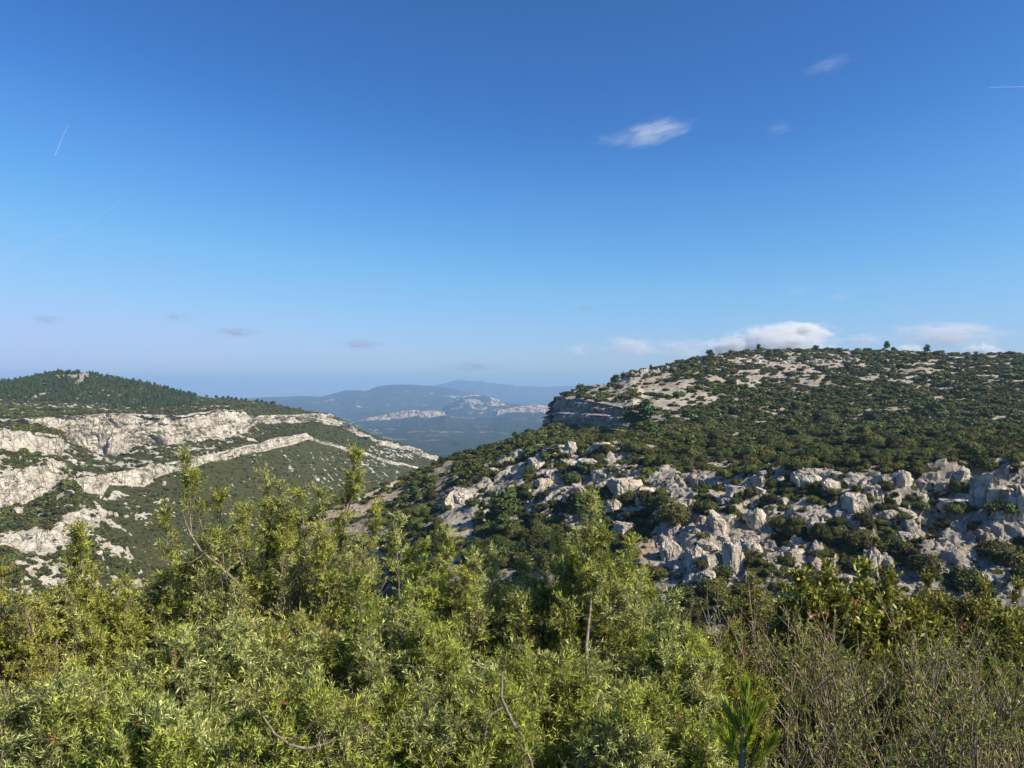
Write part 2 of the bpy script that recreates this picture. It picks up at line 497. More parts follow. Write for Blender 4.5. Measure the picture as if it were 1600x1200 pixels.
rockL = np.clip(0.55 + 0.5 * np.maximum(mU, mM) + 0.2 * (pL > 4), 0, 1) * (1 - np.clip(track, 0, 1) * 0.2)
vegc = 0.7 * sstep(0.50, 0.57, fbm(VL / np.array([13, 13, 4.5]), 4, 77))
vegc = np.maximum(vegc, np.where(pL < 4.5, 1 - sstep(2.5, 6.0, np.tile(cl_h, nrL)) , 1.2 - 1.2 * sstep(2.5, 4.0, np.tile(cl_hM, nrL))))
FL = grid_faces(nrL, ncL)
r3, r4, r5, r6 = sum(segs[:3]), sum(segs[:4]), sum(segs[:5]), sum(segs[:6])
c_of = lambda px: int(np.clip(np.searchsorted(xs, px), 0, ncL - 1))

def sub_sheet(name, V, nr, nc, ra, rb, ca, cb, attrs, mat):
    idx = (np.arange(ra, rb)[:, None] * nc + np.arange(ca, cb)[None, :]).ravel()
    me = mesh_np(name, V[idx], grid_faces(rb - ra, cb - ca), {k: ('POINT', a[idx]) for k, a in attrs.items()})
    return obj(name, me, mat)

brk = sstep(.50, .56, fbm(np.stack([uL / 26, 0 * uL, 0 * uL], 1), 2, 321)) * (pL > 4.5)
vegc = np.maximum(vegc, brk * .75)
aL = {'veg': vegL, 'rock': rockL}
aC = {'veg': vegc, 'rock': rockL}
up = sub_sheet('hillside', VL, nrL, ncL, 0, r3 + 1, 0, ncL, aL, M_hill_left)
tag(up, kind='structure', label='scrubby plateau and wooded knoll across the valley')
mid = sub_sheet('hillside', VL, nrL, ncL, r4, r5 + 1, 0, ncL, aL, M_hill_left); tag(mid, kind='structure')
low = sub_sheet('hillside', VL, nrL, ncL, r6, nrL, 0, ncL, aL, M_hill_left); tag(low, kind='structure')
cuts = [(-560, 213, 'pale limestone cliff with a conical buttress, under the wooded knoll'),
        (213, 396, 'tallest smooth cream limestone cliff, between the buttress and the plateau edge'),
        (396, 523, 'long low white cliff band along the plateau rim beside the distant blue mountains'),
        (523, 760, 'small broken white outcrops stepping down the cliff ridge end')]
for a, b, lb in cuts:
    o = sub_sheet('cliff', VL, nrL, ncL, r3, r4 + 1, c_of(a), min(c_of(b) + 1, ncL), aC, M_cliff)
    tag(o, lb, 'cliff')
cuts = [(-560, 166, 'short undercut limestone ledge at the near end of the lower cliff band'),
        (166, 246, 'curved cream limestone ledge in the middle of the lower cliff band'),
        (246, 760, 'thin pale limestone ledge running up the green slope below the tall cliff')]
for a, b, lb in cuts:
    o = sub_sheet('cliff', VL, nrL, ncL, r5, r6 + 1, c_of(a), min(c_of(b) + 1, ncL), aC, M_cliff)
    tag(o, lb, 'cliff')
TERR.append(dict(V=VL, nr=nrL, nc=ncL, par=pL, veg=vegL, cliff=np.maximum(mU, mM), side='L'))

# ---- promontory at the near left
us = np.linspace(0, 1, 430)
def pl(*pts):
    return [(u, px, py, d) for u, (px, py, d) in zip(np.linspace(0, 1, len(pts)), pts)]
PB = pl((-560, 700, 470), (-300, 680, 470), (0, 668, 470), (30, 668, 470), (60, 668, 470), (80, 672, 470), (96, 680, 470), (104, 690, 480))
P1 = pl((-560, 700, 360), (-300, 680, 365), (0, 674, 375), (30, 674, 385), (55, 677, 392), (80, 680, 400), (93, 683, 402), (97, 694, 440))
P2 = pl((-560, 730, 350), (-300, 712, 355), (0, 702, 365), (30, 703, 376), (55, 706, 384), (80, 713, 394), (96, 727, 398), (99, 730, 440))
P3 = pl((-560, 770, 320), (-300, 755, 325), (0, 745, 340), (22, 742, 350), (46, 728, 365), (68, 719, 376), (96, 722, 390), (99, 735, 435))
P4 = pl((-560, 830, 314), (-300, 812, 318), (0, 799, 334), (14, 790, 345), (46, 791, 358), (67, 770, 370), (95, 734, 384), (100, 742, 430))
P5 = pl((-560, 880, 295), (-300, 860, 300), (0, 838, 312), (30, 834, 320), (70, 828, 322), (105, 806, 335), (135, 795, 350), (155, 800, 380))
P6 = pl((-560, 900, 290), (-300, 885, 296), (0, 856, 308), (45, 862, 314), (72, 862, 318), (108, 835, 330), (140, 812, 346), (162, 812, 375))
P7 = pl((-560, 1020, 270), (-300, 980, 275), (0, 920, 285), (45, 925, 290), (80, 935, 296), (120, 920, 310), (160, 880, 335), (200, 850, 365))
P8 = pl((-560, 1200, 230), (-300, 1150, 235), (0, 1100, 245), (45, 1090, 252), (100, 1080, 262), (160, 1060, 285), (220, 1010, 320), (260, 970, 350))
segsP = [30, 34, 34, 64, 50, 34, 70, 50]
GP, parP = loft([PB, P1, P2, P3, P4, P5, P6, P7, P8], segsP, us)
nrP, ncP = GP.shape[:2]
VP = GP.reshape(-1, 3).copy(); NP_ = grid_normals(GP).reshape(-1, 3)
pP = np.repeat(parP, ncP)
mP = np.maximum(feather(pP, 1, 2, .1, .1), np.maximum(feather(pP, 3, 4, .1, .08), 0.8 * feather(pP, 5, 6, .1, .06)))
VP[:, 2] += ((fbm(VP / 25, 4, 91) - .5) * 7 + (fbm(VP / 5, 3, 92) - .5) * 2.0) * (1 - mP)
cliff_disp(VP, NP_ * np.array([1, 1, .4]), mP, 11.0, 2.2, 13)
PXP, PYP = to_px(VP)
paP = patch(VP, 8.0, 43)
dP = np.where(pP < 1, .72, np.where(pP < 3, .6, np.where(pP < 6, .58, .60)))
vegP = sstep(-.1, .12, dP - paP) * (1 - np.clip(mP * 1.2, 0, 1))
rockP = np.clip(.62 + .4 * mP, 0, 1)
vegcP = 0.45 * sstep(0.49, 0.57, fbm(VP / np.array([11, 11, 4]), 4, 78))
cP = np.concatenate([[0], np.cumsum(segsP)])
for a, b in ((0, 1), (2, 3), (4, 5), (6, 8)):
    o = sub_sheet('hillside', VP, nrP, ncP, cP[a], cP[b] + 1, 0, ncP, {'veg': vegP, 'rock': rockP}, M_hill_left); tag(o, kind='structure')
for a, lb in ((1, 'broken grey cream rock face above the sheer cliff at the frame edge'),
              (3, 'sheer cream and orange limestone cliff cut by the edge of the photo'),
              (5, 'low broken orange-streaked outcrop under the sheer cliff')):
    o = sub_sheet('cliff', VP, nrP, ncP, cP[a], cP[a + 1] + 1, 0, ncP, {'veg': vegcP, 'rock': rockP}, M_cliff)
    tag(o, lb, 'cliff')
TERR.append(dict(V=VP, nr=nrP, nc=ncP, par=pP, veg=vegP, cliff=mP, side='P'))

# ---- right side: spur, cliff, plateau, near rock band
xr = px_cols(300, 2250, 1.5)
S_R = [(300, 1120, 230), (470, 800, 200), (560, 776, 205), (600, 760, 210), (640, 742, 220), (700, 717, 235), (740, 705, 245), (800, 687, 270), (850, 672, 326), (858, 668, 345), (862, 634, 386), (870, 624, 385), (882, 616, 385), (905, 608, 386), (930, 602, 388), (960, 598, 391), (980, 588, 393), (985, 582, 396), (1020, 577, 400), (1060, 567, 410), (1105, 556, 430), (1150, 551, 450), (1200, 548, 470), (1280, 546, 480), (1400, 549, 480), (1500, 554, 470), (1600, 554, 460), (2250, 570, 420)]
C_T = [(300, 1122, 226), (470, 802, 196), (560, 778, 201), (600, 762, 206), (640, 744, 216), (700, 719, 231), (740, 707, 240), (800, 689, 264), (850, 674, 318), (858, 670, 338), (862, 637, 372.9), (870, 628, 365.2), (882, 622, 356.3), (900, 624, 343.9), (940, 630, 318.9), (990, 640, 288.0), (1006, 648, 290), (1060, 650, 285), (1150, 655, 280), (1300, 655, 272), (1600, 655, 262), (2250, 670, 240)]
C_M = [(300, 1123, 225), (470, 803, 195), (560, 779, 200), (600, 763, 205), (640, 745, 215), (700, 720, 230), (740, 708, 239), (800, 690, 263), (850, 675, 317), (858, 671, 337), (862, 652, 369.9), (870, 646, 362.2), (882, 642, 353.3), (900, 643, 340.9), (940, 646, 315.9), (990, 651, 285.0), (1006, 654, 286), (1060, 655, 280), (1150, 660, 270), (1300, 660, 262), (1600, 661, 252), (2250, 675, 230)]
C_B = [(300, 1124, 224), (470, 804, 194), (560, 780, 199), (600, 764, 204), (640, 746, 214), (700, 721, 229), (740, 709, 238), (800, 691, 262), (850, 676, 316), (858, 672, 336), (862, 664, 367.9), (870, 665, 360.2), (882, 667, 350.3), (900, 668, 337.9), (940, 669, 312.9), (990, 667, 282.0), (1006, 662, 281), (1060, 660, 272), (1150, 664, 262), (1300, 665, 252), (1600, 666, 242), (2250, 680, 220)]
B_T = [(300, 1200, 210), (470, 830, 185), (560, 800, 190), (640, 768, 195), (700, 745, 195), (800, 722, 188), (860, 706, 182), (950, 700, 172), (1000, 706, 160), (1100, 730, 140), (1200, 738, 130), (1300, 733, 124), (1400, 730, 120), (1500, 716, 117), (1600, 712, 115), (1800, 705, 115), (2250, 700, 112)]
B_B = [(300, 1320, 185), (470, 930, 165), (560, 868, 162), (700, 830, 150), (800, 842, 138), (900, 852, 124), (1000, 875, 110), (1100, 905, 101), (1200, 912, 98), (1400, 922, 95), (1600, 930, 92), (2250, 950, 88)]
N_B = [(300, 1400, 165), (470, 1020, 150), (560, 960, 145), (700, 900, 130), (800, 915, 118), (900, 930, 108), (1050, 985, 92), (1300, 1010, 82), (1600, 1030, 78), (2250, 1050, 74)]
G_B = [(300, 1550, 120), (470, 1150, 110), (700, 1080, 100), (900, 1120, 80), (1050, 1160, 64), (1300, 1180, 58), (1600, 1190, 54), (2250, 1200, 50)]
BK_R = [(u, py + (60 if u < 860 else 25), d + (60 if u < 860 else 150)) for u, py, d in S_R]
segsR = [8, 90, 24, 24, 130, 190, 60, 40]
GR, parR = loft([BK_R, S_R, C_T, C_M, C_B, B_T, B_B, N_B, G_B], segsR, xr)
nrR, ncR = GR.shape[:2]
VR = GR.reshape(-1, 3).copy(); NR = grid_normals(GR).reshape(-1, 3)
pR = np.repeat(parR, ncR); uR = np.tile(xr, nrR)
PXR, PYR = to_px(VR)
win = sstep(857, 863, uR) * (1 - sstep(985, 1012, uR))
mC = (feather(pR, 2, 4, .12, .05)) * win
rock_band = sstep(985, 1060, PXR) * sstep(4.97, 5.15, pR) * (1 - sstep(6.0, 6.3, pR))
spur_rock = blob(PXR, PYR, 880, 770, 180, 85) * sstep(4.6, 4.9, pR) * (1 - rock_band)
scree = blob(PXR, PYR, 690, 830, 75, 50) * (pR > 4.5)
low_rub = sstep(6.0, 6.2, pR) * (PXR > 940)
relief = ((fbm(VR / 30, 4, 31) - .5) * 5 * (pR > 1.3) + (fbm(VR / 5, 3, 32) - .5) * 1.5) * (1 - mC) * (1 - 0.6 * scree)
VR[:, 2] += relief * sstep(.3, 1.1, pR)
cliff_disp(VR, NR * np.array([1, 1, .3]), mC, 5.0, 1.8, 33)
nh = NR * np.array([1, 1, 0]); nh /= np.maximum(np.linalg.norm(nh, axis=1, keepdims=True), 1e-6)
bed = vnoise(VR / np.array([16, 16, 1.5]), 34) + .6 * vnoise(VR / np.array([9, 9, .7]), 35) - .8
VR += nh * (mC * bed * 2.6)[:, None]
# ledge inside the cliff
VR += nh * (5.0 * sstep(2.93, 3.1, pR) * (1 - sstep(4.0, 4.1, pR)) * win)[:, None]
# blocky limestone of the rock band
rk = np.clip(rock_band + 0.75 * spur_rock + 0.35 * low_rub, 0, 1)
idx = np.where(rk > 0.02)[0]
p = VR[idx].copy()
wv = np.stack([fbm(p / 3.5, 3, 61), fbm(p / 3.5, 3, 62), fbm(p / 3.5, 3, 63)], 1) - .5
pf = p * np.array([1, 1, .0])
patchy = sstep(0.34, 0.56, fbm(p / 13, 3, 64))
f1, f2, cid, tx = worley(pf / 5.2 + wv * .9, 65, 2)
g1, g2, cid2, tx2 = worley(pf / 2.1 + wv * 1.3, 66, 2)
h1, h2, cid3, _ = worley(pf / 0.85 + wv * 1.3, 67, 2)
tn = fbm(p * np.array([1, 1, 0]) / 9 + wv * .25, 3, 68) * 9
terr = np.floor(tn) + sstep(.72, 1.0, tn - np.floor(tn))
hh = np.clip(terr - 4.5, -2.2, 2.2) * .80 + (cid * 1.5 - .7 + (tx[:, 0] * (cid2 - .5) + tx[:, 1] * (cid - .5)) * 1.3) * sstep(0, .08, f2 - f1) * patchy
hh += ((cid2 - .35) * 1.0 + tx2[:, 0] * (cid3 - .5) * 1.2) * sstep(0, .12, g2 - g1) * (0.4 + .6 * patchy) + (cid3 - .5) * 0.35 * sstep(0, .3, h2 - h1)
VR[idx, 2] += hh * rk[idx] * 0.95
VR[idx, 1] -= 0.25 * hh * rk[idx]

yb = np.interp(PXR, [a[0] for a in B_T], [a[1] for a in B_T])
def dens_right(px, py, par, u):
    d = np.full(len(px), 0.50)
    d = d + 0.20 * sstep(585, 640, py) * (par < 5)
    d = np.where(par > 4.0, .93, d)
    d = d - 0.34 * blob(px, py, 985, 622, 115, 42) * (par < 4) - 0.10 * blob(px, py, 1120, 640, 120, 22)
    d = d - 0.16 * blob(px, py, 1240, 567, 120, 9) - 0.16 * blob(px, py, 1440, 575, 70, 20) + 0.15 * blob(px, py, 1580, 640, 120, 40)
    d = d - 0.15 * blob(px, py, 1230, 590, 100, 14)
    rb = sstep(985, 1060, px) * sstep(4.92, 5.04, par)
    d = d * (1 - rb) + rb * (0.31 + 0.08 * (py > 870) + 0.12 * blob(px, py, 1350, 830, 90, 40))
    l = (1 - sstep(985, 1060, px)) * sstep(4.75, 5.0, par)
    d = d * (1 - l) + l * 0.52
    d = d + 0.45 * blob(px, py, 810, 855, 120, 35) * (px < 990) - 0.42 * blob(px, py, 690, 832, 70, 42)
    d = np.where((px < 700) & (par > 4.2), 0.50, d)
    d = d - 0.10 * blob(px, py, 1500, 880, 140, 50) + 0.25 * blob(px, py, 1130, 935, 110, 26)
    d = d - 0.3 * blob(px, py, 1010, 930, 50, 40)
    return d
paR = patch(VR, 5.5, 44)
dR = dens_right(PXR, PYR, pR, uR)
path = np.exp(-((PXR - (700 - (PYR - 725) * 0.45)) / 5.5) ** 2) * ((PYR > 722) & (PYR < 762) & (pR > 4))
vegR = sstep(-.1, .12, dR - paR) * (1 - np.clip(mC * 1.3, 0, 1)) * (1 - np.clip(path * 2, 0, 1))
rockR = np.clip(.46 + .5 * np.maximum(mC, rk) + 0.28 * scree + .25 * (fbm(VR / 6, 3, 346) > .5) * (pR < 4), 0, 1) - 0.30 * path - .12 * (PXR < 690) - 0.34 * blob(PXR, PYR, 1500, 870, 150, 60) - .3 * sstep(.52, .6, fbm(VR / 9, 3, 345)) * (PXR > 980) * (pR > 5)
vegR = vegR * .93
vegR = vegR * (1 - 0.8 * rk * (1 - sstep(.0, .2, dR - paR)))
cR = np.concatenate([[0], np.cumsum(segsR)])
ca, cb = int(np.searchsorted(xr, 858)), int(np.searchsorted(xr, 1012))
aR = {'veg': vegR, 'rock': rockR}
o = sub_sheet('hillside', VR, nrR, ncR, 0, cR[2] + 1, 0, ncR, aR, M_hill_right); tag(o, kind='structure')
o = sub_sheet('hillside', VR, nrR, ncR, cR[4], nrR, 0, ncR, aR, M_hill_right); tag(o, kind='structure')
o = sub_sheet('hillside', VR, nrR, ncR, cR[2], cR[4] + 1, 0, ca + 1, aR, M_hill_right); tag(o, kind='structure')
o = sub_sheet('hillside', VR, nrR, ncR, cR[2], cR[4] + 1, cb, ncR, aR, M_hill_right); tag(o, kind='structure')
vegcR = 0.4 * sstep(0.5, 0.58, fbm(VR / np.array([8, 8, 3]), 4, 79))
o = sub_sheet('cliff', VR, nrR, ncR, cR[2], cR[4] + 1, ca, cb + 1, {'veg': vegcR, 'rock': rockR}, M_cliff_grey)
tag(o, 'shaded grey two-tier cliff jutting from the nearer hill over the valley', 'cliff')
TERR.append(dict(V=VR, nr=nrR, nc=ncR, par=pR, veg=vegR, cliff=mC, side='R'))

# ---- far valley, hills and mountains
def far_sheet(name, lines, segs, lo, hi, step, amp, mat, seed, rockf, vegf, cliff_seg=None):
    cx = px_cols(lo, hi, step)
    G, par = loft(lines, segs, cx)
    nr, nc = G.shape[:2]
    V = G.reshape(-1, 3).copy(); N = grid_normals(G).reshape(-1, 3); pp = np.repeat(par, nc)
    px, py = to_px(V)
    for sc_, a_ in amp:
        r = fbm(V / sc_, 4, seed)
        r = 1 - np.abs(r * 2 - 1) * 2 - .3
        V[:, 2] += r * a_ * sstep(1.0, 1.7, pp)
        seed += 3
    if cliff_seg is not None:
        m = feather(pp, cliff_seg, cliff_seg + 1, .15)
        h = np.linalg.norm(G[sum(segs[:cliff_seg])] - G[sum(segs[:cliff_seg + 1])], axis=1)
        cliff_disp(V, N * np.array([1, 1, .2]), m * np.tile(np.clip(h / 25, 0, 1), nr), 45.0, 13.0, seed)
    return V, nr, nc, px, py, pp, cx

SKB = [(200, 645, 13000), (560, 645, 13000), (640, 612, 13000), (660, 605, 13000), (690, 600, 13000), (705, 596, 13000), (716, 594, 13000), (740, 596, 13000), (752, 596, 13000), (765, 599, 13000), (790, 601, 13000), (806, 604, 13000), (830, 603, 13000), (850, 605, 13000), (880, 603, 13000), (905, 603, 13000), (1000, 600, 13000), (1500, 600, 13000)]
V, nr, nc, px, py, pp, _ = far_sheet('m', [[(u, 640, 15000) for u, _, _ in SKB], SKB, [(200, 650, 10500), (560, 650, 10500), (660, 632, 10500), (1500, 632, 10500)], [(200, 658, 9000), (1500, 648, 9000)]], [4, 60, 20], 100, 1500, 1.5,
                              [(1100, 90), (300, 45)], M_far, 200, None, None)
V[:, 2] += (np.abs(fbm(V / np.array([160, 1600, 1600]), 4, 401) - .5) * 90 - 8) * blob(px, py, 745, 600, 90, 16)
me = mesh_np('mountain', V, grid_faces(nr, nc), {'veg': ('POINT', 1.1 - .7 * sstep(.50, .58, fbm(V / np.array([220, 220, 160]), 4, 210)) * blob(px, py, 745, 602, 90, 14) * .5), 'rock': ('POINT', np.full(len(V), .8))}, True)
tag(obj('mountain', me, M_far), kind='structure', label='farthest pale blue mountain ridge under the sky')

SKA = [(100, 660, 8500), (340, 650, 8500), (372, 627, 8500), (392, 622, 8500), (415, 620.5, 8500), (445, 620, 8500), (470, 618.5, 8500), (500, 620, 8500), (520, 615, 8500), (540, 610, 8500), (560, 609.5, 8500), (572, 611, 8500), (590, 604, 8500), (605, 601.5, 8500), (640, 600.5, 8500), (670, 603, 8500), (700, 606, 8400), (725, 612, 8300), (745, 622, 8200), (760, 640, 8000), (800, 650, 8000), (1100, 650, 8000)]
V, nr, nc, px, py, pp, _ = far_sheet('m', [[(u, 660, 10000) for u, _, _ in SKA], SKA, [(100, 662, 6800), (330, 658, 6800), (420, 645, 6800), (700, 640, 6800), (1100, 660, 6800)], [(100, 668, 5200), (1100, 668, 5200)]], [4, 90, 40], 60, 1000, 1.4,
                              [(700, 60), (200, 22)], M_far, 230, None, None)
me = mesh_np('mountain', V, grid_faces(nr, nc), {'veg': ('POINT', 1.2 - .7 * sstep(.68, .74, fbm(V / 160, 4, 211))), 'rock': ('POINT', np.full(len(V), .7))}, True)
tag(obj('mountain', me, M_far), kind='structure', label='long dark blue forested mountain behind the valley')

SKC = [(640, 660, 6200), (680, 650, 6200), (700, 630, 6200), (715, 620, 6200), (735, 616, 6200), (752, 617, 6200), (765, 620, 6200), (780, 625, 6200), (795, 631, 6200), (840, 634, 6200), (900, 636, 6200), (1100, 640, 6200)]
V, nr, nc, px, py, pp, _ = far_sheet('m', [[(u, 670, 7500) for u, _, _ in SKC], SKC, [(640, 668, 5600), (700, 652, 5600), (800, 650, 5600), (1100, 655, 5600)], [(640, 675, 4900), (1100, 670, 4900)]], [4, 80, 30], 640, 1100, 1.2,
                              [(420, 65), (130, 26)], M_far, 260, None, None)
fr = fbm(V / np.array([70, 70, 40]), 5, 212)
rk_ = sstep(.49, .56, fr) * blob(px, py, 745, 633, 62, 24)
me = mesh_np('mountain', V, grid_faces(nr, nc), {'veg': ('POINT', 1.05 - .62 * rk_), 'rock': ('POINT', np.full(len(V), 1.))}, True)
tag(obj('mountain', me, M_far), kind='structure', label='streaky bare rock flank in the middle of the distant view')

D_T = [(100, 664, 4800), (540, 664, 4750), (556, 659.0, 4720), (575, 653.0, 4700), (600, 648.0, 4680), (625, 643.0, 4650), (645, 641.0, 4630), (655, 641.5, 4630), (656, 643.0, 4625), (675, 641.0, 4620), (695, 644.0, 4620), (698, 650, 4620), (712, 655, 4620), (740, 655, 4700), (771, 653, 4700), (776, 639.0, 4700), (792, 639.0, 4700), (800, 637.0, 4700), (812, 635.0, 4700), (840, 633.0, 4700), (862, 634.0, 4700), (900, 634.0, 4700), (1100, 640, 4700)]
D_B = [(100, 666, 4700), (540, 666, 4690), (556, 663, 4660), (575, 662, 4640), (600, 660, 4610), (625, 658, 4590), (645, 654, 4590), (655, 651, 4595), (656, 657, 4580), (675, 655, 4580), (695, 651, 4590), (698, 652, 4600), (712, 656, 4600), (740, 657, 4670), (771, 655, 4680), (776, 654, 4650), (792, 649, 4660), (800, 649, 4650), (812, 648, 4650), (840, 649, 4640), (862, 649, 4640), (900, 649, 4640), (1100, 652, 4640)]
PLN = [(100, 690, 3100), (1100, 690, 3100)]
VB = [(100, 735, 2000), (1100, 735, 2000)]
VC = [(100, 820, 1250), (1100, 820, 1250)]
BD = [(u, py + 6, 5600) for u, py, _ in D_T]
V, nr, nc, px, py, pp, cx = far_sheet('m', [BD, D_T, D_B, PLN, VB, VC], [20, 26, 110, 60, 20], 100, 1100, 1.2,
                               [(600, 26), (120, 10)], M_far, 290, None, None, 1)
fv = fbm(V / 110, 5, 213)
field = sstep(.60, .66, fbm(V / np.array([160, 60, 60]), 3, 214)) * (pp > 2.3)
hD = np.clip((np.interp(px, [a[0] for a in D_B], [a[1] for a in D_B]) - np.interp(px, [a[0] for a in D_T], [a[1] for a in D_T])) / 5, 0, 1)
aD = {'veg': 1.0 - .62 * field, 'rock': np.full(len(V), .30)}
r_a, r_b = 20, 46
for ra, rb in ((0, r_a + 1), (r_b, nr)):
    o = sub_sheet('valley_floor' if ra else 'hillside', V, nr, nc, ra, rb, 0, nc, aD, M_far); tag(o, kind='structure')
vc = {'veg': np.clip(1.3 * (1 - hD) + .25 * sstep(.45, .6, fv), 0, 1.3), 'rock': np.ones(len(V))}
for a, b, lb in ((100, 655.5, 'sloping pinkish cliff tapering away, seen through blue haze'), (655.5, 735, 'lens shaped orange-pink cliff in the blue distance'), (735, 1100, 'distant pink cliff wall beside the shaded near cliff')):
    i0, i1 = int(np.searchsorted(cx, a)), int(np.searchsorted(cx, b))
    o = sub_sheet('cliff', V, nr, nc, r_a, r_b + 1, i0, min(i1 + 1, nc), vc, M_far_cliff)
    tag(o, lb, 'cliff')

# ---- ground under everything, out to the horizon
gs = np.array([-15500, -12000, -5000, -2000, -900, -420, -200, 0, 200, 420, 900, 2000, 5000, 12000, 15500], float)
X, Y = np.meshgrid(gs, gs + 0)
Z = np.full(X.shape, -335.0)
me = mesh_np('ground', np.stack([X.ravel(), Y.ravel(), Z.ravel()], 1), grid_faces(len(gs), len(gs)), {'veg': ('POINT', np.ones(X.size)), 'rock': ('POINT', np.zeros(X.size))})
tag(obj('ground', me, M_far), kind='structure')

# ---- slope the photographer stands on
def near_z(x, y):
    return -1.75 - 0.30 * np.clip(y, 0, 9) - 0.45 * np.clip(y - 9, 0, 200) + 0.02 * np.clip(-y, 0, 100) - 0.00035 * x * x
gx = np.sign(np.linspace(-1, 1, 220)) * np.abs(np.linspace(-1, 1, 220)) ** 2.0 * 110
gy = np.concatenate([np.linspace(-60, 0, 40)[:-1], np.linspace(0, 1, 200) ** 1.8 * 66])
X, Y = np.meshgrid(gx, gy)
VF = np.stack([X.ravel(), Y.ravel(), near_z(X, Y).ravel()], 1)
VF[:, 2] += (fbm(VF / 4, 4, 301) - .5) * 0.8 + (fbm(VF / .5, 3, 302) - .5) * 0.12
me = mesh_np('ground', VF, grid_faces(len(gy), len(gx)), {'veg': ('POINT', .80 + .0 * VF[:, 0]), 'rock': ('POINT', np.full(len(VF), .35))}, True)
tag(obj('ground', me, M_hill_right), kind='structure')

# ------------------------------------------------------------ plants of the slopes
def leaf_cloud(rng, lobes, n, size, core=0.72, flat=0.0, up=0.35):
    """small leaf faces spread through lobes (x, y, z, rx, ry, rz); returns V, F, tint"""
    lobes = np.array(lobes, float)
    w = (lobes[:, 3] * lobes[:, 4] + lobes[:, 3] * lobes[:, 5]); w /= w.sum()
    k = rng.choice(len(lobes), n, p=w)
    dr = rng.normal(size=(n, 3)); dr /= np.linalg.norm(dr, axis=1, keepdims=True)
    r = 1 - np.abs(rng.normal(0, 0.14, n)) + rng.normal(0, .05, n)
    r *= 0.82 + 0.32 * vnoise(dr * 2.6 + k[:, None] * 7.3, 5)
    c = lobes[k, :3] + dr * lobes[k, 3:6] * r[:, None]
    keep = c[:, 2] > 0.02
    c = c[keep]; dr = dr[keep]; n = len(c)
    nr = dr + rng.normal(0, .55, (n, 3)) + np.array([0, 0, up]); nr /= np.linalg.norm(nr, axis=1, keepdims=True)
    t1 = np.cross(nr, rng.normal(size=(n, 3))); t1 /= np.linalg.norm(t1, axis=1, keepdims=True)
    t2 = np.cross(nr, t1)
    s = size * rng.uniform(.6, 1.35, n)[:, None]
    asp = rng.uniform(.45, 1.0, n)[:, None]
    V = np.stack([c - t1 * s, c - t2 * s * asp + nr * s * .3, c + t1 * s, c + t2 * s * asp - nr * s * .2], 1).reshape(-1, 3)
    F = np.arange(4 * n).reshape(-1, 4)
    tint = np.clip(rng.normal(.45, .22, n), 0, .96)
    # solid blob in the darker leaf tint so that it is not see-through
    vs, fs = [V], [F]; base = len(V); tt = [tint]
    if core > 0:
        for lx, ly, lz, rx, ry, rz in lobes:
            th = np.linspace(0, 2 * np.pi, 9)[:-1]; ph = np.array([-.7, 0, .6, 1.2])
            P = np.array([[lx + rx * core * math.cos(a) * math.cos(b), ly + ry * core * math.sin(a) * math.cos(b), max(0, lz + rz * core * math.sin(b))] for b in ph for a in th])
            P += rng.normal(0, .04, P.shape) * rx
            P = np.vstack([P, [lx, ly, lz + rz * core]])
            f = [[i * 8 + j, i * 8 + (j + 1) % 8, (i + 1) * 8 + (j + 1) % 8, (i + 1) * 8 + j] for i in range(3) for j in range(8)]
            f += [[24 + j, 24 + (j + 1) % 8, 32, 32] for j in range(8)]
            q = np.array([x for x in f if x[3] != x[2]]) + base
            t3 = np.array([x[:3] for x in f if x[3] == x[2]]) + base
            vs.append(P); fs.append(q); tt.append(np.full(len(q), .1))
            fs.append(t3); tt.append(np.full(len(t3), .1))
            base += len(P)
    quads = [(f, t) for f, t in zip(fs, tt)]
    return np.vstack(vs), [f for f, _ in quads], np.concatenate([t for _, t in quads])

def shrub_mesh(name, seed, n, size, mat, h=0.75, spread=1.0):
    rng = np.random.default_rng(seed)
    lobes = [(0, 0, h * .45, .72 * spread, .72 * spread, h * .62)]
    for k in range(rng.integers(4, 8)):
        a = rng.uniform(0, 6.28); r = rng.uniform(.35, .7) * spread
        lobes.append((r * math.cos(a), r * math.sin(a), h * rng.uniform(.2, .6), rng.uniform(.28, .5), rng.uniform(.28, .5), h * rng.uniform(.3, .55)))
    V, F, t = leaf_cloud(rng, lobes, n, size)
    me = mesh_np(name, V, F, {'tint': ('FACE', t)})
    me.materials.append(mat)
    return me

def conifer_lobes(rng, kind):
    L = []
    if kind == 'pine':          # rounded irregular pine crown, 1 high
        for k in range(13):
            z = rng.uniform(.32, .95); rr = .30 * math.sin(min(1, (1.12 - z) / .62) * 1.5)
            a = rng.uniform(0, 6.28); q = rng.uniform(.2, .85) * rr
            L.append((q * math.cos(a), q * math.sin(a), z, .17, .17, .11))
        L.append((0, 0, .62, .2, .2, .3))
    else:                       # dense oak or juniper crown
        for k in range(11):
            z = rng.uniform(.28, .85); a = rng.uniform(0, 6.28); q = rng.uniform(.1, .30)
            L.append((q * math.cos(a), q * math.sin(a), z, .2, .2, .16))
        L.append((0, 0, .55, .3, .3, .36))
    return L

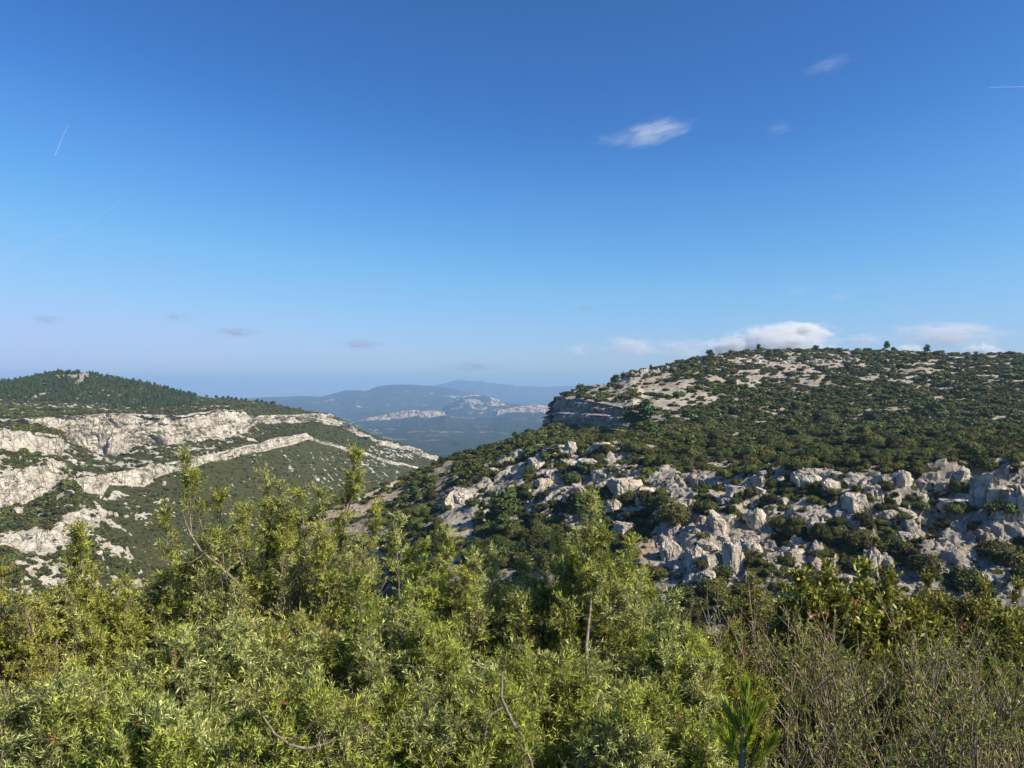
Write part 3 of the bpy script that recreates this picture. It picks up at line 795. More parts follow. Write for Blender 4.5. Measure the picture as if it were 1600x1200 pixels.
def tree_meshes(seed, kind, n, size, mat):
    rng = np.random.default_rng(seed)
    L = conifer_lobes(rng, kind)
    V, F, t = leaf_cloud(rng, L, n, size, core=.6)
    cm = mesh_np('crown', V, F, {'tint': ('FACE', t)}); cm.materials.append(mat)
    # trunk with a few limbs
    tv, tf = [], []
    tube(tv, tf, [(0, 0, -.12), (.01, .005, .2), (.015, .0, .5), (0, .01, .85)], [.035, .028, .018, .006], 6)
    for k in range(6):
        l = L[k]
        tube(tv, tf, [(.01, 0, l[2] * .55), (l[0] * .6, l[1] * .6, l[2] * .85), (l[0], l[1], l[2])], [.014, .009, .004], 5)
    tm = mesh_np('trunk', np.array(tv), np.array(tf)); tm.materials.append(M_bark_far)
    return cm, tm

def tube(vs, fs, pts, rad, n=6):
    pts = [Vector(p) for p in pts]
    base = len(vs)
    for i, p in enumerate(pts):
        t = (pts[min(i + 1, len(pts) - 1)] - pts[max(i - 1, 0)]).normalized()
        a = t.cross(Vector((0.3, 0.9, 0.2))).normalized(); b = t.cross(a)
        for k in range(n):
            th = 2 * math.pi * k / n
            vs.append(tuple(p + (a * math.cos(th) + b * math.sin(th)) * rad[i]))
    for i in range(len(pts) - 1):
        for k in range(n):
            fs.append([base + i * n + k, base + i * n + (k + 1) % n, base + (i + 1) * n + (k + 1) % n, base + (i + 1) * n + k])

near_shrubs = [shrub_mesh('shrub', 100 + k, 2300, .052, M_maquis, h=[.6, .75, .9, .7, 1.0][k % 5]) for k in range(5)]
far_shrubs = [shrub_mesh('shrub', 150 + k, 170, .17, M_maquis, h=[.55, .7, .8, .6][k]) for k in range(4)]
far_pines = []
for k in range(3):
    rng = np.random.default_rng(180 + k)
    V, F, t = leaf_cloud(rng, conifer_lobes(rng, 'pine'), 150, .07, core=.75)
    me = mesh_np('pine', V, F, {'tint': ('FACE', t)}); me.materials.append(M_pine_far); far_pines.append(me)

def scatter_points(T, n, rng, pfun):
    """n tries over the sheet, spread by true area; pfun gives the chance to keep each"""
    V, nr, nc = T['V'], T['nr'], T['nc']
    G = V.reshape(nr, nc, 3)
    e1 = G[1:, :-1] - G[:-1, :-1]; e2 = G[:-1, 1:] - G[:-1, :-1]
    nrm = np.cross(e1, e2); area = np.linalg.norm(nrm, axis=2)
    flat = np.abs(nrm[..., 2]) / np.maximum(area, 1e-9)
    cx, cy = to_px(G[:-1, :-1].reshape(-1, 3))
    w = (area * np.clip(flat, 0, 1)).ravel() * ((cx > -170) & (cx < 1770))
    w = w * np.clip(1.06 - T['cliff'].reshape(nr, nc)[:-1, :-1].ravel(), 0, 1)
    w /= w.sum()
    idx = rng.choice(len(w), n, p=w)
    r, c = idx // (nc - 1), idx % (nc - 1)
    a, b = rng.random(n), rng.random(n)
    P = G[r, c] + e1[r, c] * a[:, None] + e2[r, c] * b[:, None]
    vi = r * nc + c
    keep = rng.random(n) < pfun(P, T['veg'][vi], T['par'][vi])
    return P[keep], T['par'][vi][keep]

# who is seen from where the photo was taken (only to choose which shrubs become things of their own)
def bvh_of(T):
    V, nr, nc = T['V'], T['nr'], T['nc']
    r = np.arange(0, nr, 3); c = np.arange(0, nc, 3)
    G = V.reshape(nr, nc, 3)[np.ix_(r, c)]
    return BVHTree.FromPolygons([tuple(v) for v in G.reshape(-1, 3).tolist()], grid_faces(len(r), len(c)).tolist())
BV = [bvh_of(T) for T in TERR]
def seen(p, lift):
    v = Vector((p[0], p[1], p[2] + lift)); d = v.length; u = v / d
    return all(b.ray_cast(Vector((0, 0, 0)), u, d - 3.0)[0] is None for b in BV)

def gn_scatter(name, pts, scales, variants, label, seed=0, squash=1.0):
    """one object of uncountable ground cover"""
    n = len(pts)
    me = bpy.data.meshes.new(name)
    me.vertices.add(n)
    me.vertices.foreach_set('co', np.ascontiguousarray(pts, dtype=np.float32).ravel())
    rng = np.random.default_rng(seed)
    for k, arr in (('siz', scales), ('rot', rng.uniform(0, 6.28, n)), ('sqz', rng.uniform(.75, 1.25, n) * squash)):
        at = me.attributes.new(k, 'FLOAT', 'POINT'); at.data.foreach_set('value', np.ascontiguousarray(arr, dtype=np.float32))
    me.update()
    o = obj(name, me)
    cl = bpy.data.collections.new(name + '_shapes')
    for v in variants:
        cl.objects.link(bpy.data.objects.new(v.name, v))
    ng = bpy.data.node_groups.new(name, 'GeometryNodeTree')
    ng.interface.new_socket('Geometry', in_out='INPUT', socket_type='NodeSocketGeometry')
    ng.interface.new_socket('Geometry', in_out='OUTPUT', socket_type='NodeSocketGeometry')
    gi = ng.nodes.new('NodeGroupInput'); go = ng.nodes.new('NodeGroupOutput')
    m2p = ng.nodes.new('GeometryNodeMeshToPoints')
    iop = ng.nodes.new('GeometryNodeInstanceOnPoints')
    ci = ng.nodes.new('GeometryNodeCollectionInfo')
    ci.inputs['Collection'].default_value = cl
    ci.inputs['Separate Children'].default_value = True
    ci.inputs['Reset Children'].default_value = True
    iop.inputs['Pick Instance'].default_value = True
    def at(nm):
        a = ng.nodes.new('GeometryNodeInputNamedAttribute'); a.data_type = 'FLOAT'; a.inputs['Name'].default_value = nm
        return a.outputs['Attribute']
    cr = ng.nodes.new('ShaderNodeCombineXYZ'); ng.links.new(at('rot'), cr.inputs[2])
    cs = ng.nodes.new('ShaderNodeCombineXYZ')
    ng.links.new(at('siz'), cs.inputs[0]); ng.links.new(at('siz'), cs.inputs[1])
    mu = ng.nodes.new('ShaderNodeMath'); mu.operation = 'MULTIPLY'
    ng.links.new(at('siz'), mu.inputs[0]); ng.links.new(at('sqz'), mu.inputs[1]); ng.links.new(mu.outputs[0], cs.inputs[2])
    ng.links.new(gi.outputs[0], m2p.inputs[0]); ng.links.new(m2p.outputs[0], iop.inputs['Points'])
    ng.links.new(ci.outputs[0], iop.inputs['Instance'])
    ng.links.new(cr.outputs[0], iop.inputs['Rotation']); ng.links.new(cs.outputs[0], iop.inputs['Scale'])
    ng.links.new(iop.outputs[0], go.inputs[0])
    md = o.modifiers.new('cover', 'NODES'); md.node_group = ng
    tag(o, label, kind='stuff')
    return o

rng = np.random.default_rng(11)
TL, TP, TR = TERR
# --- left hillside and promontory
P, par = scatter_points(TL, 60000, rng, lambda P, v, par: np.where((par < 1.98) & (to_px(P)[0] < 300), 0, np.clip(v * 1.1 - .05, 0.05, 1)))
sz = np.clip(rng.lognormal(.25, .35, len(P)), .6, 3.2) * np.where(par > 6, .80, 1.0)
P2_, par2 = scatter_points(TP, 14000, rng, lambda P, v, par: np.clip(v * 1.1 - .05, .06, 1))
sz2 = np.clip(rng.lognormal(.1, .4, len(P2_)), .5, 2.6)
gn_scatter('scrub', np.vstack([P, P2_]), np.concatenate([sz, sz2]), far_shrubs, 'low green scrub covering the slopes across the valley', 1, .95)
P, par = scatter_points(TL, 34000, rng, lambda P, v, par: np.where((par < 1.93) & (to_px(P)[0] < 315 - 20 * fbm(P / 30, 3, 5)), np.clip(v, 0, 1), 0))
sz = np.clip(rng.normal(3.3, 1.0, len(P)), 1.5, 6.5)
gn_scatter('pine_forest', P, sz, far_pines, 'dark pine wood covering the far knoll', 2, 1.0)

# --- right hillside
def pR_(P, v, par):
    return np.clip(v * 1.15 - .05, 0.035, 1)
P, par = scatter_points(TR, 88000, rng, pR_)
px, py = to_px(P)
s = np.clip(rng.lognormal(.0, .52, len(P)), .35, 3.6)
s = s * .74 * np.where(par > 4.98, .95, 1.0) * np.where(P[:, 1] > 250, 1.25, 1.0)
s = s * (1 + .5 * blob(px, py, 810, 855, 120, 40)) 
# hand placed larger shrubs and low trees where the photo shows them
def fig(px_, py_, T=TR):
    """the ground point seen at that place"""
    u = W(px_, py_, 1.0).normalized(); best = None
    for b in BV:
        h = b.ray_cast(Vector((0, 0, 0)), u, 3000)
        if h[0] is not None and (best is None or h[3] < best[1]): best = (h[0], h[3])
    return best[0] if best else None
hand = [(1370, 862, 3.6), (1340, 850, 3.0), (1055, 815, 3.6), (1180, 935, 3.0), (1110, 930, 3.4), (1025, 900, 2.6), (1020, 935, 2.2), (1150, 960, 3.0), (1085, 945, 2.6), (1130, 900, 2.2), (1215, 825, 2.6), (1250, 830, 2.2), (1170, 775, 2.0),
        (1450, 895, 3.6), (1560, 870, 4.0), (1520, 920, 3.0), (1580, 880, 3.2), (1495, 770, 2.4), (1385, 765, 2.2), (1205, 760, 2.0), (1270, 785, 1.6), (1590, 720, 2.2), (1440, 795, 2.0), (1490, 800, 2.4), (1560, 800, 2.6), (1280, 870, 2.2), (1230, 880, 1.8), (1330, 885, 1.8), (1410, 860, 2.0),
        (740, 870, 3.2), (790, 868, 3.6), (840, 860, 3.4), (880, 850, 3.0), (760, 830, 2.6), (720, 850, 2.4), (900, 790, 3.0), (930, 870, 2.8), (870, 815, 2.4), (960, 850, 2.6), (985, 870, 2.8), (860, 890, 3.2), (700, 790, 1.8), (820, 765, 2.4), (930, 740, 2.6), (1010, 745, 2.4), (985, 780, 2.2), (1360, 720, 2.6), (1130, 745, 2.4), (1240, 735, 2.6)]
hp, hs = [], []
for a, b, c in hand:
    g = fig(a, b)
    if g is not None: hp.append(tuple(g)); hs.append(c * .82)
P = np.vstack([np.array(hp), P]); s = np.concatenate([np.array(hs), s]); par = np.concatenate([np.full(len(hp), 5.5), par])
px, py = to_px(P)
bush_line = np.interp(px, [0, 60, 100, 220, 240, 300, 400, 600, 640, 760, 850, 920, 1000, 1020, 1100, 1180, 1300, 1450, 1600], [890, 940, 900, 900, 800, 760, 780, 800, 870, 890, 855, 820, 880, 960, 970, 905, 885, 905, 905])
app = s / P[:, 1]
cand = np.argsort(-app)
chosen = []
for i in cand:
    if len(chosen) >= 255: break
    if 0 < px[i] < 1600 and py[i] < bush_line[i] - 2 and seen(P[i], s[i] * .5): chosen.append(i)
chosen = set(chosen)
def region(a, b, par_):
    if a > 1000 and par_ > 5: 
        if b > 880: return 'on the stony ground below the grey rock band'
        return 'growing among the grey limestone rocks of the near slope'
    if a > 1000: return 'on the scrub covered plateau above the rock band'
    if b > 825: return 'in the shaded hollow behind the juniper tops'
    if a < 700: return 'on the tan earth of the spur'
    return 'on the rocky spur under the shaded cliff'
protos = {}
def place_shrub(p, sc_, a, b, par_, i):
    k = int(rng.integers(len(near_shrubs)))
    if k not in protos:
        o = obj('shrub', near_shrubs[k]); protos[k] = o
    else:
        o = protos[k].copy(); COL.objects.link(o)
    o.location = p; o.rotation_euler = (0, 0, rng.uniform(0, 6.28))
    o.scale = (sc_ * rng.uniform(.85, 1.15), sc_ * rng.uniform(.85, 1.15), sc_ * rng.uniform(.8, 1.15))
    size = 'large' if sc_ > 2.2 else ('middling' if sc_ > 1.6 else 'small')
    rg = region(a, b, par_)
    tag(o, f'{size} rounded dark green shrub {rg}', 'shrub', f'{size} shrubs {rg}')
rest = [i for i in range(len(P)) if i not in chosen]
for i in sorted(chosen): place_shrub(P[i], s[i], px[i], py[i], par[i], i)
rest = np.array(rest)
nearm = P[rest, 1] < 175
gn_scatter('scrub', P[rest][nearm], s[rest][nearm], near_shrubs, 'dense dark green scrub on the near slope', 3, .95)
gn_scatter('scrub', P[rest][~nearm], s[rest][~nearm], far_shrubs + near_shrubs[:1], 'low dark green scrub over the upper part of the nearer hill', 4, .9)
# low tufts and dry herbs between the rocks
P, par = scatter_points(TR, 60000, rng, lambda P, v, par: np.where((P[:, 1] < 190) & (fbm(P / 4, 3, 88) > .5), .5, 0))
gn_scatter('low_herbs', P, np.clip(rng.lognormal(-1.1, .4, len(P)), .15, .8), near_shrubs, 'small tufts scattered over the stony ground', 5, .9)

# --- trees one can tell apart
crowns = {}
def tree(name, px_, py_base, h_px, kind, mat, label, group=None, base_d=None, seed=0, wide=1.0):
    if base_d is None:
        g = fig(px_, py_base)
        if g is None: g = W(px_, py_base, 400)
    else:
        g = W(px_, py_base, base_d)
    h = h_px / 1200 * g.y * (.82 if base_d is not None else 1)
    key = (kind, mat.name, seed % 3)
    if key not in crowns: crowns[key] = tree_meshes(500 + seed, kind, 900 if g.y < 320 else 420, .035 if g.y < 320 else .05, mat)
    cm, tm = crowns[key]
    t = empty(name, g)
    t.rotation_euler = (0, 0, seed * 1.7); t.scale = (h * wide, h * wide, h)
    tag(t, label, 'tree', group)
    obj('crown', cm, None, t); obj('trunk', tm, None, t)
    return t
sky_r = lambda x: float(np.interp(x, [a[0] for a in S_R], [a[1] for a in S_R]))
sky_rd = lambda x: float(np.interp(x, [a[0] for a in S_R], [a[2] for a in S_R]))
rt = [(962, 16, 'dense', 'lone dark tree on the skyline just above the jutting cliff'), (1017, 9, 'pine', 'small pointed tree behind the upper white ledge'), (1110, 13, 'dense', 'round dark tree on the hill skyline where the clouds begin'),
      (1090, 6, 'dense', 'low dark bush-like tree left of a rounder skyline tree'), (1142, 7, 'dense', 'squat dark tree on the skyline between two taller ones'), (1185, 13, 'pine', 'slim tree standing against the white cloud'), (1168, 7, 'dense', 'tiny tree close to the slim one by the white cloud'),
      (1275, 9, 'dense', 'low dark tree at the very top of the hill'), (1385, 18, 'pine', 'tall conical tree on the skyline, the taller of the pair right of the summit'), (1396, 9, 'dense', 'small tree tucked against the tall conical skyline tree'),
      (1449, 16, 'pine', 'conical skyline tree between two white cloud tops'), (1471, 8, 'dense', 'low round tree right of the second conical skyline tree'), (1525, 7, 'dense', 'dark low tree under the small bright cloud'), (1562, 6, 'dense', 'last tiny tree on the hill skyline'), (1060, 7, 'dense', 'tiny dark tree on the rising skyline above the white ledge')]
for i, (x, h, kd, lb) in enumerate(rt):
    tree('tree', x, sky_r(x) + 2.5, h + 3, kd, M_maquis if kd == 'dense' else M_pine_far, lb, None, sky_rd(x) - 2, i, 1.25 if kd == 'dense' else 1.05)
mt = [(1006, 672, 48, 'tall light green pine at the foot of the cliff end'), (984, 676, 34, 'shorter light green pine leaning on the shaded cliff'), (1012, 688, 30, 'light green pine in front of the tall one by the cliff end'),
      (786, 812, 46, 'round light green pine standing alone on the stony spur slope'), (905, 812, 34, 'bright pine beside the dark rocks of the gully'), (785, 840, 36, 'lower bright pine just below the round lone pine'),
      (648, 782, 22, 'small bright green pine on the tan terrace'), (1460, 655, 30, 'pale green pine in the plateau scrub'), (1432, 656, 26, 'wider pale green pine next to the plateau pine'), (1277, 668, 24, 'light pine poking from the dark plateau scrub'),
      (1312, 690, 22, 'small light pine lower down in the plateau scrub'), (805, 687, 12, 'tiny dark tree on the spur crest'), (752, 705, 10, 'smallest tree on the falling spur crest')]
for i, (x, y, h, lb) in enumerate(mt):
    tree('pine_tree', x, y, h, 'pine', M_pine_light if 'dark' not in lb else M_pine_far, lb, None, None, i + 3, 1.5)
sky_l = lambda x: float(np.interp(x, [a[0] for a in SKY_L], [a[1] for a in SKY_L]))
sky_ld = lambda x: float(np.interp(x, [a[0] for a in SKY_L], [a[2] for a in SKY_L]))
lt = [(8, 6), (24, 6), (50, 5), (63, 6), (72, 6), (84, 6), (106, 6), (121, 7), (151, 6), (170, 5), (186, 5), (218, 5), (256, 6), (269, 5), (288, 4), (296, 7), (305, 4), (323, 4), (338, 6), (349, 6), (356, 7), (362, 6), (369, 6), (377, 5), (384, 6), (402, 6), (409, 6), (416, 5), (426, 9), (469, 5)]
for i, (x, h) in enumerate(lt):
    if x < 140: lb, gp = 'small dark tree on the top of the wooded knoll', 'trees on the knoll top'
    elif x < 290: lb, gp = 'small dark tree on the falling right shoulder of the knoll', 'trees on the knoll shoulder'
    elif x < 470 and x not in (426, 296): lb, gp = 'tiny dark pine in the sparse row along the far plateau rim', 'trees along the far plateau rim'
    else: lb, gp = 'tiny tree at the outer tip of the plateau', None
    if x == 426: lb, gp = 'largest round dark tree at the end of the plateau row, before the blue mountain', None
    if x == 296: lb, gp = 'pointed tree standing highest on the plateau skyline, right of the knoll', None
    tree('pine_tree', x, sky_l(x) + 2, h + 2.5, 'pine' if x != 426 else 'dense', M_pine_far, lb, gp, sky_ld(x) - 2, i, 1.5 if x != 426 else 1.6)

# ------------------------------------------------------------ rocks
def rock_mesh(name, seed, sub=4, planes=22, tall=1.0, mat=None):
    import bmesh
    bm = bmesh.new(); bmesh.ops.create_icosphere(bm, subdivisions=sub, radius=1.0)
    V = np.array([v.co[:] for v in bm.verts]); F = np.array([[v.index for v in f.verts] for f in bm.faces]); bm.free()
    r = np.random.default_rng(seed)
    V = V * (1 + .0 * V)
    st = r.uniform(.75, 1.3, 3); V = V * st
    for k in range(planes):
        n = r.normal(size=3)
        if k < 5: n = np.array([math.cos(k * 1.26 + seed), math.sin(k * 1.26 + seed), r.uniform(-.2, .3)])
        if k == 5: n = np.array([r.normal(0, .25), r.normal(0, .25), 1.0])
        n /= np.linalg.norm(n); d = r.uniform(.42, .80)
        h = V @ n - d
        V = V - np.where(h > 0, h, 0)[:, None] * n
    p = V * np.array([2.4, 2.4, 1.5]) + seed
    p = p + (np.stack([fbm(p * 1.2, 3, seed), fbm(p * 1.2, 3, seed + 1), fbm(p * 1.2, 3, seed + 2)], 1) - .5) * .8
    f1, f2, c, _ = worley(p, seed)
    V *= (1 + (c - .5) * .15 - .13 * (1 - sstep(0, .10, f2 - f1)) + (np.abs(fbm(V * 3.0 + seed, 5, seed, .62) - .5) * -.55 + .05))[:, None]
    V[:, 2] *= tall
    me = mesh_np(name, V, F, {'veg': ('POINT', np.zeros(len(V))), 'rock': ('POINT', np.ones(len(V)))})
    me.materials.append(mat or M_boulder)
    return me
rocks = [rock_mesh('boulder', 700 + k, 5, 20, [.9, .75, 1.0, .6, 1.15, .8][k]) for k in range(6)]
small_rocks = [rock_mesh('stone', 740 + k, 2, 9, [.8, 1.0, .6][k]) for k in range(3)]
rp = {}
def boulder(px_, py_, w, h, k, label, group=None, T=None):
    """a rock whose foot is at that place; w, h in photo units"""
    g = fig(px_, py_)
    if g is None: return
    u = g.y / 1200
    me = rocks[k]
    if k not in rp: o = obj('boulder', me); rp[k] = o
    else: o = rp[k].copy(); COL.objects.link(o)
    zs = np.array([v.co.z for v in me.vertices]); hh = zs.max()
    sz_ = h * u / hh * .60
    o.scale = (w * u * .70, w * u * .62, sz_)
    o.location = (g.x, g.y + w * u * .15, g.z + sz_ * hh * .02)
    o.rotation_euler = (rng.uniform(-.12, .12), rng.uniform(-.12, .12), rng.uniform(0, 6.28))
    tag(o, label, 'rock', group)
bl = [(1540, 775, 50, 62, 4, 'tall squarish grey tower rock standing on the rock band under the plateau'), (1573, 738, 24, 22, 0, 'rounded grey boulder against the side of the tower rock'),
      (1335, 802, 56, 50, 2, 'large ribbed slanting boulder alone mid-way along the rock band'), (1412, 758, 44, 38, 0, 'pale flat faced boulder below the plateau edge'), (1378, 755, 26, 24, 3, 'smaller pale boulder left of the flat faced one'),
      (1145, 885, 52, 60, 2, 'smooth pale rock face lowest in the middle of the rock band'), (1175, 878, 46, 56, 0, 'broad smooth grey slab right of the lowest pale face'), (1085, 880, 46, 46, 5, 'dark hollow fronted grey boulder beside the shrubs'),
      (1050, 868, 36, 40, 1, 'light grey boulder at the lower left end of the rock band'), (1180, 820, 44, 44, 1, 'blocky pale rock with a split top'), (1122, 822, 36, 40, 4, 'upright whitish block above the lowest faces'),
      (1235, 818, 24, 44, 4, 'narrow upright grey pillar rock'), (1150, 775, 44, 28, 3, 'low grey block under the plateau scrub'), (1190, 765, 24, 34, 2, 'small upright block next to the low grey block'),
      (1362, 885, 46, 52, 5, 'grey block with a flat shaded blue front'), (1390, 885, 20, 34, 4, 'slim pale block joined to the flat fronted one'), (1595, 800, 50, 70, 5, 'massive grey rock cut by the frame edge'),
      (1570, 780, 60, 34, 3, 'smooth low grey slab below the tower rock'), (1495, 790, 74, 22, 3, 'long pinkish low slab in the rock band'), (1260, 755, 54, 34, 1, 'jumbled grey block high in the middle of the band'),
      (1300, 765, 40, 28, 5, 'rough grey block at the top of the band'), (1500, 745, 44, 26, 1, 'rough pale outcrop left of the tower rock'), (958, 800, 36, 34, 5, 'shaded grey boulder in front of the juniper spire'),
      (975, 830, 40, 24, 3, 'low whitish boulder beneath the shaded one'), (866, 748, 34, 24, 1, 'pale flat topped block on the spur'), (888, 732, 40, 24, 0, 'whitish jagged block highest of the spur rocks'),
      (842, 728, 40, 22, 3, 'flat white slab on the spur crest'), (893, 702, 26, 20, 2, 'small grey knob under the cliff'), (940, 700, 34, 18, 1, 'small whitish ledge rock below the cliff'),
      (700, 795, 26, 42, 4, 'dark upright rock at the head of the scree'), (725, 780, 50, 24, 3, 'pale cracked slab beside the dark upright rock'), (975, 765, 70, 30, 3, 'long slanting shaded slab on the gully side'),
      (940, 745, 44, 20, 0, 'shaded slab above the gully'), (1010, 780, 50, 34, 5, 'whitish block where the rock band begins'), (1280, 830, 34, 26, 1, 'grey block between two shrubs in the band'), (1060, 800, 40, 26, 1, 'grey block on the upper left of the rock band')]
for b in bl: boulder(*b[:5], b[5])
cnt = 0
rr = np.random.default_rng(5)
cents = [(1180, 800, 130, 60, 22, 'rugged grey rock in the left part of the rock band', 'rocks in the left part of the band'), (1420, 790, 150, 50, 20, 'rugged grey rock in the right part of the rock band', 'rocks in the right part of the band'),
         (900, 745, 90, 40, 10, 'grey rock on the spur below the shaded cliff', 'rocks on the spur'), (1230, 870, 170, 34, 20, 'weathered rock on the lower edge of the rock band', 'rocks along the lower edge')]
for cx_, cy_, sx, sy, n, lb, gp in cents:
    for k in range(n):
        a, b = rr.normal(cx_, sx * .55), rr.normal(cy_, sy * .55)
        if a > 1600: continue
        w = rr.uniform(14, 34); boulder(a, b, w * 1.2, w * rr.uniform(.4, .8), int(rr.integers(6)), lb, gp)
# ledges on the upper slope: short rows of broken rock
for xa, ya, xb, yb_, n, h, lb in ((984, 588, 1046, 578, 12, 12, 'pale broken ledge rock on the upper left slope of the hill'), (1140, 568, 1340, 562, 34, 11, 'grey rock of the ledge just under the hill top')):
    for k in range(n):
        t = (k + .5) / n
        boulder(xa + (xb - xa) * t, ya + (yb_ - ya) * t + rr.uniform(-2.5, 4.5), (xb - xa) / n * rr.uniform(.8, 3.2), h * rr.uniform(.35, 1.05), int(rr.integers(6)), lb, lb.replace('rock', 'rocks'))
for a, b, w, h, k, lb in ((26, 803, 22, 18, 0, 'rounded white boulder at the foot of the sheer cliff'), (158, 806, 14, 9, 1, 'white block in the cluster on the green slope'), (172, 806, 9, 12, 0, 'upright white block in the cluster on the green slope'), (180, 806, 9, 9, 2, 'round white block at the edge of the slope cluster'),
                          (195, 808, 10, 5, 3, 'flat white block right of the slope cluster'), (255, 757, 8, 9, 2, 'white boulder under the curved ledge'), (152, 865, 14, 8, 1, 'lone white boulder low on the green slope'), (212, 812, 6, 5, 1, 'small white stone on the green slope')):
    boulder(a, b, w, h, k, lb)
# loose stones
P, par = scatter_points(TR, 60000, rng, lambda P, v, par: np.where(P[:, 1] < 200, np.clip(1 - v, 0, 1) * .75, 0))
gn_scatter('stones', P, np.clip(rng.lognormal(-1.35, .55, len(P)), .08, 1.1), small_rocks, 'loose limestone stones and rubble', 6, .8)
P, par = scatter_points(TL, 9000, rng, lambda P, v, par: np.where((par > 6) & (fbm(P / 22, 3, 99) > .5), .5, .0))
P2_, par2 = scatter_points(TP, 7000, rng, lambda P, v, par: np.clip(1 - v, 0, 1) * .6)
gn_scatter('stones', np.vstack([P, P2_]), np.clip(rng.lognormal(-.35, .45, len(P) + len(P2_)), .3, 2.0), small_rocks, 'pale stones dotting the slopes across the valley', 7, .8)

# ------------------------------------------------------------ air
k = NT('haze_air')
pv = k.n('ShaderNodeVolumePrincipled')
pv.inputs['Color'].default_value = (0.44, 0.67, 1.0, 1)
pv.inputs['Density'].default_value = 0.000112
pv.inputs['Anisotropy'].default_value = 0.1
k.l(pv.outputs[0], k.out.inputs['Volume'])
x0, x1, y0, y1, z0, z1 = -15800, 15800, -15800, 15800, -336.5, 125
HV = np.array([(x, y, z) for z in (z0, z1) for y in (y0, y1) for x in (x0, x1)], float)
HF = np.array([[0, 2, 3, 1], [4, 5, 7, 6], [0, 1, 5, 4], [2, 6, 7, 3], [0, 4, 6, 2], [1, 3, 7, 5]])
HZ = obj('haze', mesh_np('haze', HV, HF), k.m); tag(HZ, kind='stuff')

# ------------------------------------------------------------ clouds
def cloud_mat(name, dens, thr, nscale, col=(1, 1, 1), seed=0.0, stretch=(1, 1, 1)):
    k = NT(name)
    v = k.coord('Object')
    ln = k.n('ShaderNodeVectorMath', operation='LENGTH'); k.l(v, ln.inputs[0])
    fall = k.math('SUBTRACT', 1.0, k.math('POWER', ln.outputs['Value'], 1.5), True)
    oi = k.n('ShaderNodeObjectInfo')
    mp = k.n('ShaderNodeMapping'); mp.inputs['Scale'].default_value = stretch
    k.l(v, mp.inputs[0])
    cb = k.n('ShaderNodeCombineXYZ')
    for i in range(3): k.l(k.math('MULTIPLY', oi.outputs['Random'], 40.0 + 17 * i), cb.inputs[i])
    k.l(cb.outputs[0], mp.inputs['Location'])
    n = k.noise(mp.outputs[0], nscale, 6, 0.62, .3)
    d = k.math('SUBTRACT', k.math('ADD', k.math('MULTIPLY', n, 1.5), k.math('MULTIPLY', fall, .42)), thr, True)
    d = k.math('MULTIPLY', d, k.math('MULTIPLY', fall, dens))
    pv = k.n('ShaderNodeVolumePrincipled')
    pv.inputs['Color'].default_value = (*col, 1)
    pv.inputs['Anisotropy'].default_value = -0.1
    k.l(d, pv.inputs['Density'])
    k.l(pv.outputs[0], k.out.inputs['Volume'])
    k.m.cycles.volume_step_rate = 0.35
    return k.m
import bmesh
bm = bmesh.new(); bmesh.ops.create_icosphere(bm, subdivisions=3, radius=1.0)
me_c = bpy.data.meshes.new('cloud'); bm.to_mesh(me_c); bm.free()
def cloud(px_, py_, wx, hy, d, mat, label, deep=1.0, tilt=0.0):
    me = me_c.copy()
    rg = np.random.default_rng(int(px_ * 7 + py_))
    n = len(me.vertices); co = np.empty(n * 3, dtype=np.float32); me.vertices.foreach_get('co', co); co = co.reshape(-1, 3)
    co *= (0.9 + .25 * fbm(co * 1.6 + px_, 3, 5))[:, None]
    me.vertices.foreach_set('co', co.ravel())
    o = obj('cloud', me, mat)
    o.location = W(px_, py_, d); u = d / 1200
    o.scale = (wx * u / 2, wx * u / 2 * deep, hy * u / 2)
    o.rotation_euler = (0, -tilt, 0)
    tag(o, label, 'cloud')
C_wisp = cloud_mat('wispy_cloud', 0.012, 0.90, 2.12, (1, 1, 1), 0, (1, 1, 1.6))
C_faint = cloud_mat('faint_cloud', 0.004, 0.88, 2.00, (.9, .9, .95), 0, (1, 1, 1.5))
C_grey = cloud_mat('grey_cloud', 0.008, 0.98, 3.2, (.42, .40, .50), 0, (1, 1, 1.4))
C_white = cloud_mat('bright_cloud', 0.060, 0.96, 2.38, (1, 1, 1), 0, (1.4, 1.4, 1))
C_mauve = cloud_mat('mauve_cloud', 0.010, 0.92, 2.25, (.97, .94, .98), 0, (1.2, 1.2, 1.2))
